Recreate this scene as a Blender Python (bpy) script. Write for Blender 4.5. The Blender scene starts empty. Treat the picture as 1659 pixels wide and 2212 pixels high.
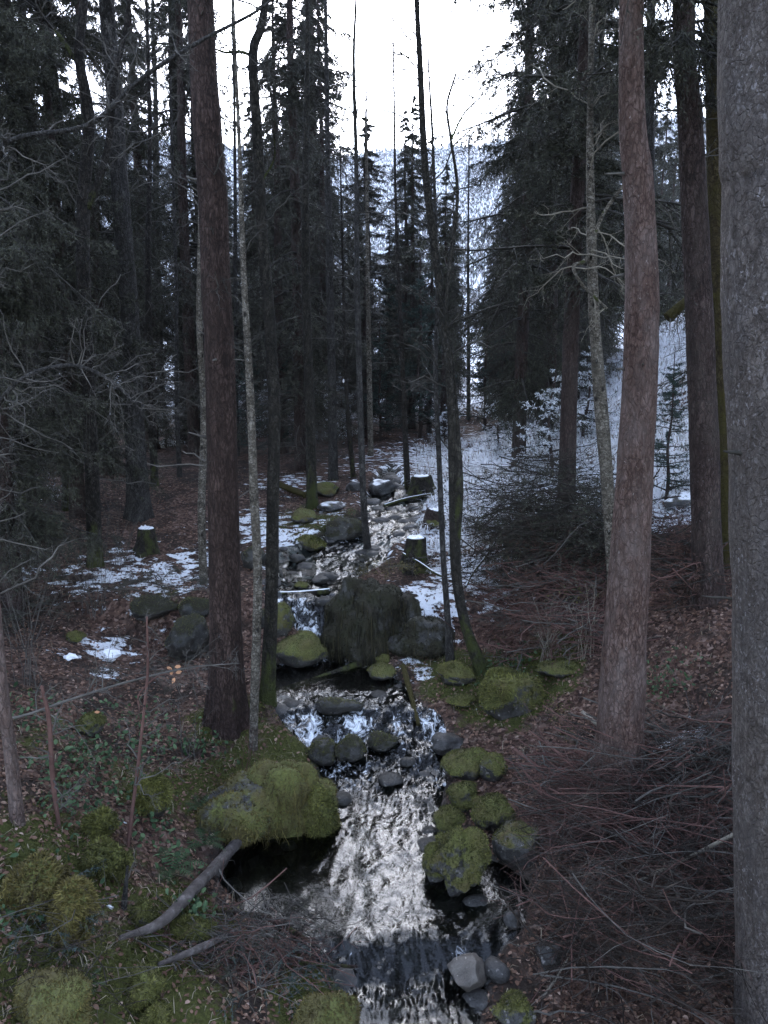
import bpy, bmesh, math
import numpy as np
from math import radians, tan, atan, cos, sin, pi

# ------------------------------------------------------------------ camera, sky, sun, exposure
scene = bpy.context.scene
COL = scene.collection
CAM_Z, PITCH, F = 4.0, radians(10.0), 1659.0        # photograph measured on a 1659 x 2212 grid
cd = bpy.data.cameras.new('camera'); cam = bpy.data.objects.new('camera', cd); COL.objects.link(cam)
cd.sensor_fit = 'VERTICAL'; cd.sensor_height = 32.0; cd.lens = 32.0 * 1659 / 2212
cd.clip_start = 0.05; cd.clip_end = 8000
cam.location = (0, 0, CAM_Z); cam.rotation_euler = (pi / 2 - PITCH, 0, 0)
scene.camera = cam

SUN_EL, SUN_AZ = radians(30), radians(-3)          # azimuth from +Y, negative = left
world = bpy.data.worlds.new('World'); scene.world = world; world.use_nodes = True
wn = world.node_tree.nodes; wl = world.node_tree.links; wn.clear()
sky = wn.new('ShaderNodeTexSky'); sky.sky_type = 'NISHITA'; sky.sun_disc = False
sky.sun_elevation = SUN_EL; sky.sun_rotation = SUN_AZ
sky.air_density = 1.0; sky.dust_density = 1.0; sky.ozone_density = 1.0
bg = wn.new('ShaderNodeBackground'); bg.inputs['Strength'].default_value = 0.15
wo = wn.new('ShaderNodeOutputWorld')
veil = wn.new('ShaderNodeHueSaturation'); veil.inputs['Saturation'].default_value = .55      # high thin cloud greys the whole sky
tint = wn.new('ShaderNodeMix'); tint.data_type = 'RGBA'; tint.blend_type = 'MULTIPLY'; tint.inputs[0].default_value = 1.0; tint.inputs[7].default_value = (.90, .97, 1.12, 1)
wl.new(sky.outputs[0], veil.inputs['Color']); wl.new(veil.outputs[0], tint.inputs[6]); wl.new(tint.outputs[2], bg.inputs[0]); wl.new(bg.outputs[0], wo.inputs[0])
sd = bpy.data.lights.new('sun', 'SUN'); sun = bpy.data.objects.new('sun', sd); COL.objects.link(sun)
sd.energy = 0.5; sd.angle = radians(75); sd.color = (0.95, 0.98, 1.0)
sun.rotation_euler = (-(pi / 2 - SUN_EL), 0, -SUN_AZ)
sun.location = (0, 0, 40)
scene.view_settings.view_transform = 'Standard'; scene.view_settings.look = 'None'
scene.view_settings.gamma = 1.0; scene.view_settings.exposure = 2.95
scene.render.engine = 'CYCLES'
scene.cycles.use_denoising = True
scene.cycles.max_bounces = 8; scene.cycles.diffuse_bounces = 3; scene.cycles.glossy_bounces = 3
scene.cycles.transparent_max_bounces = 8; scene.cycles.caustics_reflective = False; scene.cycles.caustics_refractive = False

# ------------------------------------------------------------------ helpers: noise
rng = np.random.default_rng(7)
_perm = np.random.default_rng(3).permutation(65536).astype(np.int64)
_vals = np.random.default_rng(4).random(65536) * 2 - 1
def vn3(p):
    p = np.asarray(p, float); i = np.floor(p).astype(np.int64); f = p - i; f = f * f * (3 - 2 * f); r = 0
    for dx in (0, 1):
        for dy in (0, 1):
            for dz in (0, 1):
                h = _vals[_perm[(_perm[(_perm[(i[..., 0] + dx) & 65535] + i[..., 1] + dy) & 65535] + i[..., 2] + dz) & 65535]]
                r = r + h * (f[..., 0] if dx else 1 - f[..., 0]) * (f[..., 1] if dy else 1 - f[..., 1]) * (f[..., 2] if dz else 1 - f[..., 2])
    return r
def fbm(p, o=4, g=0.5):
    p = np.asarray(p, float); a = 1.0; s = 0; t = 0
    for k in range(o):
        s = s + a * vn3(p * 2 ** k + 17.3 * k); t += a; a *= g
    return s / t
def fbm2(x, y, sc, o=4, seed=0.0):
    return fbm(np.stack([x * sc, y * sc, np.full_like(x, seed + .5)], -1), o)
def sstep(a, b, x):
    t = np.clip((x - a) / (b - a), 0, 1); return t * t * (3 - 2 * t)

# ------------------------------------------------------------------ helpers: meshes and objects
def make_mesh(name, V, faces, mat=None, attrs=None, smooth=True):
    me = bpy.data.meshes.new(name)
    V = np.asarray(V, np.float32); me.vertices.add(len(V)); me.vertices.foreach_set('co', V.ravel())
    if not isinstance(faces, (list, tuple)): faces = [faces]
    faces = [np.asarray(f, np.int32) for f in faces if len(f)]
    nl = sum(f.size for f in faces); nf = sum(len(f) for f in faces)
    me.loops.add(nl); me.polygons.add(nf)
    me.loops.foreach_set('vertex_index', np.concatenate([f.ravel() for f in faces]))
    tot = np.concatenate([np.full(len(f), f.shape[1], np.int32) for f in faces])
    st = np.concatenate([[0], np.cumsum(tot)[:-1]]).astype(np.int32)
    me.polygons.foreach_set('loop_start', st)
    try: me.polygons.foreach_set('loop_total', tot)
    except Exception: pass
    if smooth: me.polygons.foreach_set('use_smooth', np.ones(nf, bool))
    for k, a in (attrs or {}).items():
        at = me.attributes.new(k, 'FLOAT', 'POINT'); at.data.foreach_set('value', np.asarray(a, np.float32))
    me.update(calc_edges=True); me.validate()
    if mat: me.materials.append(mat)
    return me
def obj(name, me, parent=None, loc=None):
    o = bpy.data.objects.new(name, me); COL.objects.link(o)
    if parent is not None: o.parent = parent
    if loc is not None: o.location = loc
    return o
def tag(o, label=None, cat=None, group=None, kind=None):
    if label: o['label'] = label
    if cat: o['category'] = cat
    if group: o['group'] = group
    if kind: o['kind'] = kind
    return o
def thing(name, loc, label, cat, group=None):
    o = bpy.data.objects.new(name, None); COL.objects.link(o); o.location = loc; o.empty_display_size = .2
    return tag(o, label, cat, group)
def copy_tree(o, loc, rz=0, sc=1.0, label=None, group=None):
    c = o.copy(); COL.objects.link(c); c.location = loc; c.rotation_euler = (0, 0, rz)
    c.scale = (sc, sc, sc) if np.isscalar(sc) else sc
    if label: c['label'] = label
    if group: c['group'] = group
    for ch in o.children:
        d = ch.copy(); COL.objects.link(d); d.parent = c
    return c
class MB:                                   # collects (verts, faces) pieces into one mesh
    def __init__(s): s.V = []; s.F = {}; s.n = 0; s.A = {}
    def add(s, V, faces, **attrs):
        if not isinstance(faces, (list, tuple)): faces = [faces]
        for f in faces:
            f = np.asarray(f)
            if len(f): s.F.setdefault(f.shape[1], []).append(f + s.n)
        s.V.append(np.asarray(V, float).reshape(-1, 3)); n = len(s.V[-1])
        for k, a in attrs.items(): s.A.setdefault(k, []).append(np.broadcast_to(np.asarray(a, float), (n,)))
        s.n += n; return s
    def mesh(s, name, mat=None, off=(0, 0, 0), smooth=True):
        V = np.concatenate(s.V) - np.asarray(off)
        return make_mesh(name, V, [np.concatenate(f) for f in s.F.values()], mat, {k: np.concatenate(a) for k, a in s.A.items()}, smooth)
def unit(v): return v / np.maximum(np.linalg.norm(v, axis=-1, keepdims=True), 1e-9)
def tubes(P, R, S=4, cap=False):
    P = np.asarray(P, float); R = np.asarray(R, float)
    if P.ndim == 2: P = P[None]; R = R[None]
    N, K, _ = P.shape
    T = unit(np.gradient(P, axis=1)); m = unit(P[:, -1] - P[:, 0])
    ref = np.where(np.abs(m[:, 2:3]) > .8, np.array([[1., 0, 0]]), np.array([[0, 0, 1.]]))[:, None]
    n = unit(np.cross(T, np.broadcast_to(ref, T.shape))); b = np.cross(T, n)
    a = np.arange(S) * 2 * pi / S
    V = P[:, :, None] + R[:, :, None, None] * (np.cos(a)[None, None, :, None] * n[:, :, None] + np.sin(a)[None, None, :, None] * b[:, :, None])
    i = np.arange(S); j = (i + 1) % S; k = np.arange(K - 1)[:, None] * S
    q = np.stack([k + i, k + j, k + S + j, k + S + i], -1).reshape(-1, 4)[:, ::-1]
    Q = (np.arange(N)[:, None, None] * K * S + q[None]).reshape(-1, 4)
    V = V.reshape(-1, 3); Fs = [Q]
    if cap:
        base = len(V); V = np.concatenate([V, P[:, 0], P[:, -1]]); tr = []
        for q0 in range(N):
            o0 = q0 * K * S; o1 = o0 + (K - 1) * S
            tr += [(base + q0, o0 + x, o0 + (x + 1) % S) for x in range(S)] + [(base + N + q0, o1 + (x + 1) % S, o1 + x) for x in range(S)]
        Fs.append(np.array(tr))
    return V, Fs
def resample(pts, K):
    pts = np.asarray(pts, float)
    d = np.concatenate([[0], np.cumsum(np.linalg.norm(np.diff(pts, axis=0), axis=1))]); t = np.linspace(0, d[-1], K)
    # Catmull-Rom for a smooth line
    out = []
    for tv in t:
        i = min(max(np.searchsorted(d, tv) - 1, 0), len(pts) - 2); u = (tv - d[i]) / max(d[i + 1] - d[i], 1e-9)
        p1, p2 = pts[i], pts[i + 1]; p0 = pts[i - 1] if i else 2 * p1 - p2; p3 = pts[i + 2] if i + 2 < len(pts) else 2 * p2 - p1
        out.append(.5 * (2 * p1 + (p2 - p0) * u + (2 * p0 - 5 * p1 + 4 * p2 - p3) * u * u + (3 * p1 - p0 - 3 * p2 + p3) * u ** 3))
    return np.array(out)
def spawn(P, R, m, lf, r, ang=(35, 75), t0=.1, t1=1., K=4, droop=0., wig=.12, rf=.5, flat=0., absl=None, tip=.25):
    """m children on every parent polyline; returns their polylines and radii"""
    N, KP, _ = P.shape
    t = r.uniform(t0, t1, (N, m)) * (KP - 1); i = np.minimum(t.astype(int), KP - 2); u = (t - i)[..., None]
    n = np.arange(N)[:, None]
    o = P[n, i] * (1 - u) + P[n, i + 1] * u; T = unit(P[n, i + 1] - P[n, i])
    rad = R[n, i] * (1 - u[..., 0]) + R[n, i + 1] * u[..., 0]
    L = np.linalg.norm(np.diff(P, axis=1), axis=-1).sum(1)[:, None]
    ln = (absl if absl is not None else L * lf) * r.uniform(.45, 1.15, (N, m)) * (1 - .55 * t / (KP - 1))
    q = r.normal(size=(N, m, 3)); q[..., 2] *= (1 - flat)
    q = unit(q - (q * T).sum(-1, keepdims=True) * T)
    a = np.radians(r.uniform(*ang, (N, m)))[..., None]
    D = T * np.cos(a) + q * np.sin(a)
    s = np.linspace(0, 1, K)[None, None, :, None]
    w = np.cumsum(r.normal(size=(N, m, K, 3)), 2) * wig / K; w = w - w[:, :, :1]
    C = o[:, :, None] + ln[..., None, None] * (D[:, :, None] * s + w + np.array([0, 0, -1.]) * droop * s * s)
    rr = np.minimum(rad * rf, ln * .03)[..., None] * (1 - (1 - tip) * np.linspace(0, 1, K))
    return C.reshape(-1, K, 3), rr.reshape(-1, K)
def needles(P, m, ln, wd, r, spread=.75):
    """m flat pointed needle sprays along every twig polyline"""
    N, K, _ = P.shape
    t = np.sort(r.uniform(.03, 1., (N, m)), 1) * (K - 1); i = np.minimum(t.astype(int), K - 2); u = (t - i)[..., None]
    n = np.arange(N)[:, None]; o = P[n, i] * (1 - u) + P[n, i + 1] * u; T = unit(P[n, i + 1] - P[n, i])
    q = r.normal(size=(N, m, 3)); q = unit(q - (q * T).sum(-1, keepdims=True) * T)
    D = unit(T * (1 - spread * .5) + q * spread); l = ln * r.uniform(.6, 1.25, (N, m, 1))
    w = unit(np.cross(D, r.normal(size=(N, m, 3)))) * wd
    V = np.stack([o + w, o - w, o + D * l], 2).reshape(-1, 3)
    return V, np.arange(len(V)).reshape(-1, 3)

# ------------------------------------------------------------------ helpers: materials
def mat_new(name):
    m = bpy.data.materials.new(name); m.use_nodes = True; nt = m.node_tree; nt.nodes.clear()
    out = nt.nodes.new('ShaderNodeOutputMaterial'); b = nt.nodes.new('ShaderNodeBsdfPrincipled'); nt.links.new(b.outputs[0], out.inputs[0])
    return m, nt, b, out
class NT:
    def __init__(s, nt): s.nt = nt; s.tc = nt.nodes.new('ShaderNodeTexCoord')
    def n(s, t, **kw):
        x = s.nt.nodes.new(t)
        for k, v in kw.items(): setattr(x, k, v)
        return x
    def l(s, a, b): s.nt.links.new(a, b)
    def mp(s, sc=(1, 1, 1), co='Object', loc=(0, 0, 0)):
        m = s.n('ShaderNodeMapping'); m.inputs['Scale'].default_value = sc; m.inputs['Location'].default_value = loc; s.l(s.tc.outputs[co], m.inputs[0]); return m.outputs[0]
    def noise(s, v, sc, det=4, rough=.55, dist=0):
        x = s.n('ShaderNodeTexNoise'); x.inputs['Scale'].default_value = sc; x.inputs['Detail'].default_value = det; x.inputs['Roughness'].default_value = rough; x.inputs['Distortion'].default_value = dist
        if v is not None: s.l(v, x.inputs['Vector'])
        return x.outputs[0]
    def vor(s, v, sc, feat='F1', out=0):
        x = s.n('ShaderNodeTexVoronoi', feature=feat); x.inputs['Scale'].default_value = sc
        if v is not None: s.l(v, x.inputs['Vector'])
        return x.outputs[out]
    def ramp(s, fac, stops, interp='LINEAR'):
        x = s.n('ShaderNodeValToRGB'); x.color_ramp.interpolation = interp; e = x.color_ramp.elements
        while len(e) < len(stops): e.new(.5)
        for k, (p, c) in enumerate(stops):
            e[k].position = p; e[k].color = (*c, 1) if not np.isscalar(c) else (c, c, c, 1)
        s.l(fac, x.inputs[0]); return x.outputs[0]
    def mix(s, fac, a, b, mode='MIX'):
        x = s.n('ShaderNodeMix', data_type='RGBA', blend_type=mode)
        for sock, v in ((x.inputs[0], fac), (x.inputs[6], a), (x.inputs[7], b)):
            if isinstance(v, (tuple, list)): sock.default_value = (*v, 1)
            elif np.isscalar(v): sock.default_value = v
            else: s.l(v, sock)
        return x.outputs[2]
    def math(s, op, a, b=0., clamp=False):
        x = s.n('ShaderNodeMath', operation=op, use_clamp=clamp)
        for k, v in ((0, a), (1, b)):
            if np.isscalar(v): x.inputs[k].default_value = v
            else: s.l(v, x.inputs[k])
        return x.outputs[0]
    def attr(s, name): return s.n('ShaderNodeAttribute', attribute_name=name).outputs['Fac']
    def bump(s, h, b, strength=.5, dist=.02):
        x = s.n('ShaderNodeBump'); x.inputs['Strength'].default_value = strength; x.inputs['Distance'].default_value = dist
        s.l(h, x.inputs['Height']); s.l(x.outputs[0], b.inputs['Normal']); return x
def bark(name, dark, mid, light, fleck=None,  fleck_amt=.62, moss_amt=0., zs=.25, sc=26, bump=.8, moss=(.040, .044, .014), patch=None, knots=0, plate=.75):
    m, nt, b, out = mat_new(name); g = NT(nt)
    v = g.mp((1, 1, zs)); big = g.noise(g.mp((1, 1, .5)), 2.2, 5)
    nz = g.noise(v, sc, 7, .78, .8); vo = g.noise(v, sc * 2.6, 4, .7, 1.2)
    fur = g.noise(g.mp((1, 1, zs * .55), loc=(2, 6, 1)), sc * .55, 5, .7, .5)
    c = g.ramp(g.math('ADD', g.math('MULTIPLY', nz, .6), g.math('MULTIPLY', fur, .4)), [(.41, dark), (.5, mid), (.59, light)])
    wv = g.n('ShaderNodeVectorMath', operation='ADD'); wn_ = g.n('ShaderNodeTexNoise'); wn_.inputs['Scale'].default_value = 14; wn_.inputs['Detail'].default_value = 4; g.l(v, wn_.inputs['Vector'])
    ws = g.n('ShaderNodeVectorMath', operation='SCALE'); ws.inputs['Scale'].default_value = .10; g.l(wn_.outputs['Color'], ws.inputs[0]); g.l(v, wv.inputs[0]); g.l(ws.outputs[0], wv.inputs[1])
    pl = g.ramp(g.vor(wv.outputs[0], sc * 1.1, 'DISTANCE_TO_EDGE'), [(0., 0.), (.16, 1.)])
    c = g.mix(g.math('SUBTRACT', plate, g.math('MULTIPLY', pl, plate)), c, tuple(x * .5 for x in dark))
    c = g.mix(g.ramp(vo, [(.32, .85), (.46, 0.)]), c, tuple(x * .6 for x in dark))
    c = g.mix(g.ramp(big, [(.4, 0.), (.65, .55)]), c, tuple(x * .6 for x in mid))
    if patch: c = g.mix(g.ramp(g.noise(g.mp((1, 1, .35), loc=(3, 1, 7)), 3.2, 7, .75), [(.46, 0.), (.70, .6)]), c, patch)
    if knots: c = g.mix(g.ramp(g.vor(g.mp((1, 1, .6), loc=(.3, .7, .2)), 9), [(.10, 1.), (.2, 0.)]), c, tuple(x * .5 for x in dark))
    if fleck:
        fv = g.noise(g.mp((1, 1, .55), loc=(9, 4, 2)), 48, 6, .75, .6); pv = g.noise(g.mp((1, 1, .6), loc=(1, 8, 3)), 4, 4)
        fa = g.math('MULTIPLY', g.ramp(fv, [(fleck_amt, 0.), (fleck_amt + .05, 1.)]), g.ramp(pv, [(.38, .15), (.6, 1.)]))
        c = g.mix(fa, c, fleck)
    if moss_amt > 0:
        mo = g.math('ADD', g.noise(g.mp((1, 1, .5), loc=(5, 5, 5)), 5, 6, .7), g.attr('low'))
        c = g.mix(g.ramp(mo, [(1.02 - moss_amt, 0.), (1.14 - moss_amt, 1.)]), c, g.mix(g.noise(None, 40), moss, tuple(x * 2.2 for x in moss)))
    g.l(c, b.inputs['Base Color']); b.inputs['Roughness'].default_value = .9; b.inputs['Specular IOR Level'].default_value = .2
    h = g.math('ADD', g.math('ADD', g.math('MULTIPLY', pl, .5), g.math('MULTIPLY', fur, 1.5)), g.math('MULTIPLY', nz, 1.5))
    g.bump(h, b, bump, .05)
    return m
def simple(name, stops, sc=20, rough=.85, bump=0., stretch=(1, 1, 1), det=5, spec=.2, bd=.01, sheen=0):
    m, nt, b, out = mat_new(name); g = NT(nt)
    nz = g.noise(g.mp(stretch), sc, det, .65)
    g.l(g.ramp(nz, stops), b.inputs['Base Color']); b.inputs['Roughness'].default_value = rough; b.inputs['Specular IOR Level'].default_value = spec
    if bump: g.bump(nz, b, bump, bd)
    return m
def leafmat(name, stops, snow=0., trans=.0):
    """colour varies with the per-piece random value 'rnd'; snow lies on upper faces"""
    m, nt, b, out = mat_new(name); g = NT(nt)
    c = g.ramp(g.attr('rnd'), stops)
    if snow:
        ge = g.n('ShaderNodeNewGeometry'); sp = g.n('ShaderNodeSeparateXYZ'); g.l(ge.outputs['Normal'], sp.inputs[0])
        up = g.math('ABSOLUTE', sp.outputs[2]); k = g.math('ADD', g.math('MULTIPLY', up, .6), g.noise(g.mp(), 3.0, 3))
        c = g.mix(g.ramp(k, [(1.0 - snow, 0.), (1.08 - snow, 1.)]), c, (.8, .82, .86))
    g.l(c, b.inputs['Base Color']); b.inputs['Roughness'].default_value = .7; b.inputs['Specular IOR Level'].default_value = .25
    return m
M = {}
M['spruce_bark'] = bark('spruce_bark', (.022, .015, .013), (.062, .040, .034), (.125, .090, .080), (.28, .26, .25), .63, .0, .4, 22, patch=(.075, .062, .052))
M['red_bark'] = bark('red_bark', (.021, .013, .010), (.055, .034, .027), (.115, .075, .062), (.24, .20, .18), .66, .12, .35, 26)
M['pink_bark'] = bark('pink_bark', (.062, .034, .026), (.145, .090, .072), (.25, .175, .15), (.44, .38, .35), .62, .05, .4, 24, patch=(.20, .165, .15))
M['scaly_bark'] = bark('scaly_bark', (.080, .064, .054), (.165, .134, .116), (.28, .24, .215), (.36, .325, .32), .56, .0, .6, 26, 1., patch=(.12, .108, .105), plate=.4)
M['grey_bark'] = bark('grey_bark', (.022, .020, .018), (.058, .053, .048), (.115, .107, .10), (.28, .28, .26), .64, .08, .5, 22)
M['pale_bark'] = bark('pale_bark', (.04, .033, .025), (.18, .155, .12), (.36, .325, .27), (.50, .48, .44), .60, .06, 1.3, 18, .8, knots=1)
M['alder_bark'] = bark('alder_bark', (.012, .011, .009), (.036, .031, .024), (.085, .076, .060), (.24, .23, .20), .63, .26, .6, 22, moss=(.030, .034, .010))
M['dark_bark'] = bark('dark_bark', (.012, .010, .008), (.034, .028, .023), (.075, .065, .055), (.22, .21, .18), .68, .2, .6, 22)
M['moss_bark'] = bark('moss_bark', (.03, .022, .012), (.07, .052, .022), (.12, .095, .05), None, .6, .55, .7, 18, moss=(.036, .030, .009))
M['dead_twig'] = simple('dead_twig', [(.3, (.035, .031, .027)), (.55, (.085, .077, .067)), (.78, (.19, .175, .15))], 4)
M['pale_twig'] = simple('pale_twig', [(.3, (.10, .085, .065)), (.7, (.27, .24, .19))], 6)
M['red_twig'] = simple('red_twig', [(.3, (.048, .024, .020)), (.7, (.155, .085, .070))], 3)
M['dark_twig'] = simple('dark_twig', [(.3, (.016, .014, .012)), (.7, (.055, .050, .042))], 6)
M['brush_twig'] = simple('brush_twig', [(.35, (.012, .009, .007)), (.58, (.032, .024, .019)), (.76, (.13, .105, .082))], 2.2)
M['driftwood'] = simple('driftwood', [(.3, (.030, .024, .021)), (.55, (.080, .068, .062)), (.75, (.18, .16, .15))], 14, .85, .5, (1, 1, 1))
M['cut_wood'] = simple('cut_wood', [(.3, (.42, .34, .22)), (.7, (.62, .54, .40))], 30)
M['needles'] = leafmat('needles', [(0., (.015, .016, .010)), (.5, (.036, .037, .024)), (1., (.082, .080, .054))])
M['needles_blue'] = leafmat('needles_blue', [(0., (.018, .030, .026)), (.5, (.035, .056, .048)), (1., (.07, .095, .08))])
M['needles_snow'] = leafmat('needles_snow', [(0., (.018, .030, .022)), (.5, (.036, .055, .045)), (1., (.07, .09, .075))], .36)
M['needles_grey'] = leafmat('needles_grey', [(0., (.020, .020, .014)), (.5, (.046, .045, .033)), (1., (.10, .095, .072))])
M['needles_dry'] = leafmat('needles_dry', [(0., (.035, .020, .014)), (1., (.12, .065, .045))])
M['litter'] = leafmat('litter', [(0., (.034, .017, .010)), (.35, (.090, .047, .030)), (.7, (.165, .096, .064)), (.9, (.27, .18, .135)), (1., (.38, .28, .22))])
M['green_leaf'] = leafmat('green_leaf', [(0., (.018, .038, .014)), (.6, (.04, .075, .028)), (1., (.085, .13, .06))])
M['moss_tuft'] = leafmat('moss_tuft', [(0., (.024, .024, .007)), (.5, (.078, .078, .019)), (1., (.21, .20, .055))])
M['brown_moss'] = leafmat('brown_moss', [(0., (.036, .028, .010)), (.5, (.090, .072, .021)), (1., (.18, .150, .045))])
M['dark_moss'] = leafmat('dark_moss', [(0., (.008, .007, .004)), (.6, (.022, .019, .009)), (1., (.06, .05, .022))])
M['dry_grass'] = leafmat('dry_grass', [(0., (.07, .055, .035)), (.6, (.20, .165, .11)), (1., (.34, .29, .21))])
M['snow_grass'] = leafmat('snow_grass', [(0., (.12, .10, .07)), (.3, (.26, .22, .17)), (.45, (.7, .71, .73)), (1., (.84, .85, .88))])
M['copper_leaf'] = leafmat('copper_leaf', [(0., (.30, .13, .06)), (1., (.50, .26, .14))])
M['snow'] = simple('snow', [(.3, (.78, .79, .82)), (.7, (.85, .86, .88))], 30, .6, .3)
def rockmat(name, a, b_, c, moss1=(.030, .033, .008), moss2=(.15, .155, .038), snow=False):
    m, nt, b, out = mat_new(name); g = NT(nt)
    n1 = g.noise(g.mp(), 9, 8, .7); st = g.ramp(n1, [(.3, a), (.5, b_), (.75, c)])
    st = g.mix(g.ramp(g.noise(g.mp(loc=(4, 2, 1)), 22, 3), [(.64, 0.), (.68, .8)]), st, tuple(min(1, x * 2.2) for x in c))
    mo = g.ramp(g.noise(g.mp(), 55, 5, .7), [(.25, moss1), (.75, moss2)])
    mo = g.mix(g.ramp(g.noise(g.mp(loc=(7, 7, 1)), 4, 4), [(.4, 0.), (.65, .7)]), mo, tuple(moss2[k] * f_ for k, f_ in enumerate((.55, .38, .6))))
    f = g.math('ADD', g.attr('moss'), g.math('MULTIPLY', g.math('SUBTRACT', g.noise(g.mp(), 14, 5, .7), .5), .8))
    k = g.ramp(f, [(.42, 0.), (.58, 1.)]); c = g.mix(k, st, mo)
    if snow: c = g.mix(g.ramp(g.attr('snow'), [(.45, 0.), (.55, 1.)]), c, (.82, .84, .87))
    g.l(c, b.inputs['Base Color']); g.l(g.ramp(k, [(0., .45), (1., .95)]), b.inputs['Roughness'])
    g.bump(g.math('ADD', n1, g.math('MULTIPLY', g.noise(g.mp(), 70, 4, .7), .6)), b, .8, .02)
    return m
M['rock'] = rockmat('rock', (.012, .011, .010), (.036, .033, .030), (.095, .088, .082))
M['rock_dark'] = rockmat('rock_dark', (.008, .007, .006), (.022, .020, .017), (.06, .055, .048), (.007, .007, .003), (.032, .031, .011))
M['rock_pale'] = rockmat('rock_pale', (.045, .038, .031), (.105, .09, .075), (.18, .16, .135))
M['rock_snow'] = rockmat('rock_snow', (.010, .010, .010), (.035, .033, .032), (.10, .10, .10), snow=True)

# ------------------------------------------------------------------ picture grid -> place
def ray(xd, yd):
    u = (np.asarray(xd, float) - 829.5) / F; v = (1106 - np.asarray(yd, float)) / F
    return u, cos(PITCH) + v * sin(PITCH), -sin(PITCH) + v * cos(PITCH)
def P(xd, yd, Y):
    a, b, c = ray(xd, yd); k = Y / b
    return np.array([a * k, Y, CAM_Z + c * k])
def px(n, p):                                   # n picture units at the distance of p, in metres
    return n / F * (p[1] * cos(PITCH) + (CAM_Z - p[2]) * sin(PITCH))

# ------------------------------------------------------------------ stream course
SY = np.array([-8, 3.0, 4.65, 4.95, 6.5, 7.05, 7.5, 7.95, 8.3, 9.1, 9.3, 9.72, 9.95, 10.6, 11.3, 12.1, 13.3, 14.3, 15., 18, 24, 32, 45, 200])
SZ = np.array([-.6, -.16, -.11, .0, .02, .08, .21, .40, .46, .50, .57, 1.08, 1.14, 1.2, 1.35, 1.55, 1.7, 1.9, 2.0, 2.15, 2.3, 2.6, 3.0, 9.])
_yy = np.arange(-8, 60, .01); _zz = np.interp(_yy, SY, SZ); _k = np.ones(15) / 15
_zz = np.convolve(np.pad(_zz, 7, 'edge'), _k, 'valid')
def zs(y): return np.interp(y, _yy, _zz)
def ray_water(xd, yd):
    Y = np.arange(3, 40, .01); a, b, c = ray(xd, yd); z = CAM_Z + c / b * Y
    i = np.argmax(z <= zs(Y)); return Y[i] if z[i] <= zs(Y[i]) else 40
EDGE = [(2212, 790, 1010), (2150, 770, 1020), (2060, 700, 1050), (2000, 560, 1110), (1900, 480, 1120), (1840, 520, 1000), (1800, 600, 940), (1750, 700, 935), (1700, 715, 950),
        (1620, 690, 950), (1560, 620, 930), (1520, 600, 880), (1480, 590, 860), (1435, 595, 800), (1400, 680, 780), (1350, 630, 715), (1300, 590, 705),
        (1270, 590, 730), (1230, 590, 800), (1190, 610, 830), (1150, 725, 885), (1110, 795, 895), (1080, 800, 905), (1050, 815, 860), (1030, 820, 848)]
_e = []
for yd, xl, xr in EDGE:
    Y = ray_water((xl + xr) / 2, yd); _e.append((Y, P(xl, yd, Y)[0], P(xr, yd, Y)[0]))
_e = sorted(_e); _e = [(-8, _e[0][1], _e[0][2])] + _e + [(16.5, .12, .22), (17.5, .2, .2), (200, 6, 6)]
EY, EL, ER = (np.array(c) for c in zip(*_e))
def stream(y):
    L = np.interp(y, EY, EL); R_ = np.interp(y, EY, ER); return (L + R_) / 2, (R_ - L) / 2

# ------------------------------------------------------------------ ground heights
CTRL = [  # picture x, picture y, metres away
    (0, 2212, 3.5), (200, 2212, 3.75), (0, 2000, 4.1), (130, 1850, 4.7), (300, 1850, 5.2), (420, 1800, 5.9), (0, 1650, 5.6), (150, 1600, 6.4), (330, 1650, 6.7), (480, 1700, 6.5),
    (600, 1690, 7.0), (250, 1480, 8.0), (490, 1570, 7.6), (60, 1400, 8.2), (230, 1400, 9.0), (420, 1400, 9.2), (250, 1240, 11.1), (420, 1240, 11.2), (60, 1240, 10.6), (310, 1180, 12.1), (500, 1160, 12.4),
    (300, 1115, 13.5), (420, 1060, 15.), (560, 1060, 15.), (640, 1100, 13.6), (150, 1060, 14), (0, 1060, 13.5), (350, 965, 20), (480, 970, 20), (600, 980, 19), (120, 950, 20), (680, 1030, 17),
    (350, 905, 30), (600, 905, 30), (100, 890, 30), (380, 850, 60), (100, 800, 60), (700, 940, 24), (850, 948, 23), (850, 1005, 17.2), (850, 905, 30), (850, 870, 45), (1000, 850, 50), (850, 820, 90),
    (1150, 2150, 4.5), (1300, 2150, 4.55), (1600, 2150, 4.7), (1200, 1900, 5.5), (1450, 1900, 5.6), (1160, 1700, 6.5), (1335, 1690, 6.3), (1500, 1650, 6.3), (1620, 1500, 6.6), (1150, 1500, 7.9), (1000, 1450, 8.5),
    (1010, 1380, 9.1), (1250, 1400, 8.4), (1430, 1420, 7.7), (1530, 1305, 8.3), (1650, 1250, 8.2), (1250, 1250, 9.5), (1050, 1260, 10.2), (900, 1300, 10.0), (950, 1210, 11.), (1150, 1160, 11.), (1000, 1130, 12.6),
    (1050, 1065, 14.), (1180, 1050, 13.2), (1000, 1010, 17.3), (1100, 1005, 16.5), (1200, 990, 14.5), (1250, 905, 18), (1330, 850, 19.5), (1450, 700, 21), (1450, 900, 15.5), (1450, 1100, 11.2), (1600, 1080, 10.5), (1600, 700, 18), (1100, 940, 22), (1200, 850, 28),
    (1100, 880, 40), (1400, 760, 30), (1300, 780, 50), (1700, 600, 30), (1000, 760, 100)]
cp = [P(*c) for c in CTRL]
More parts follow.
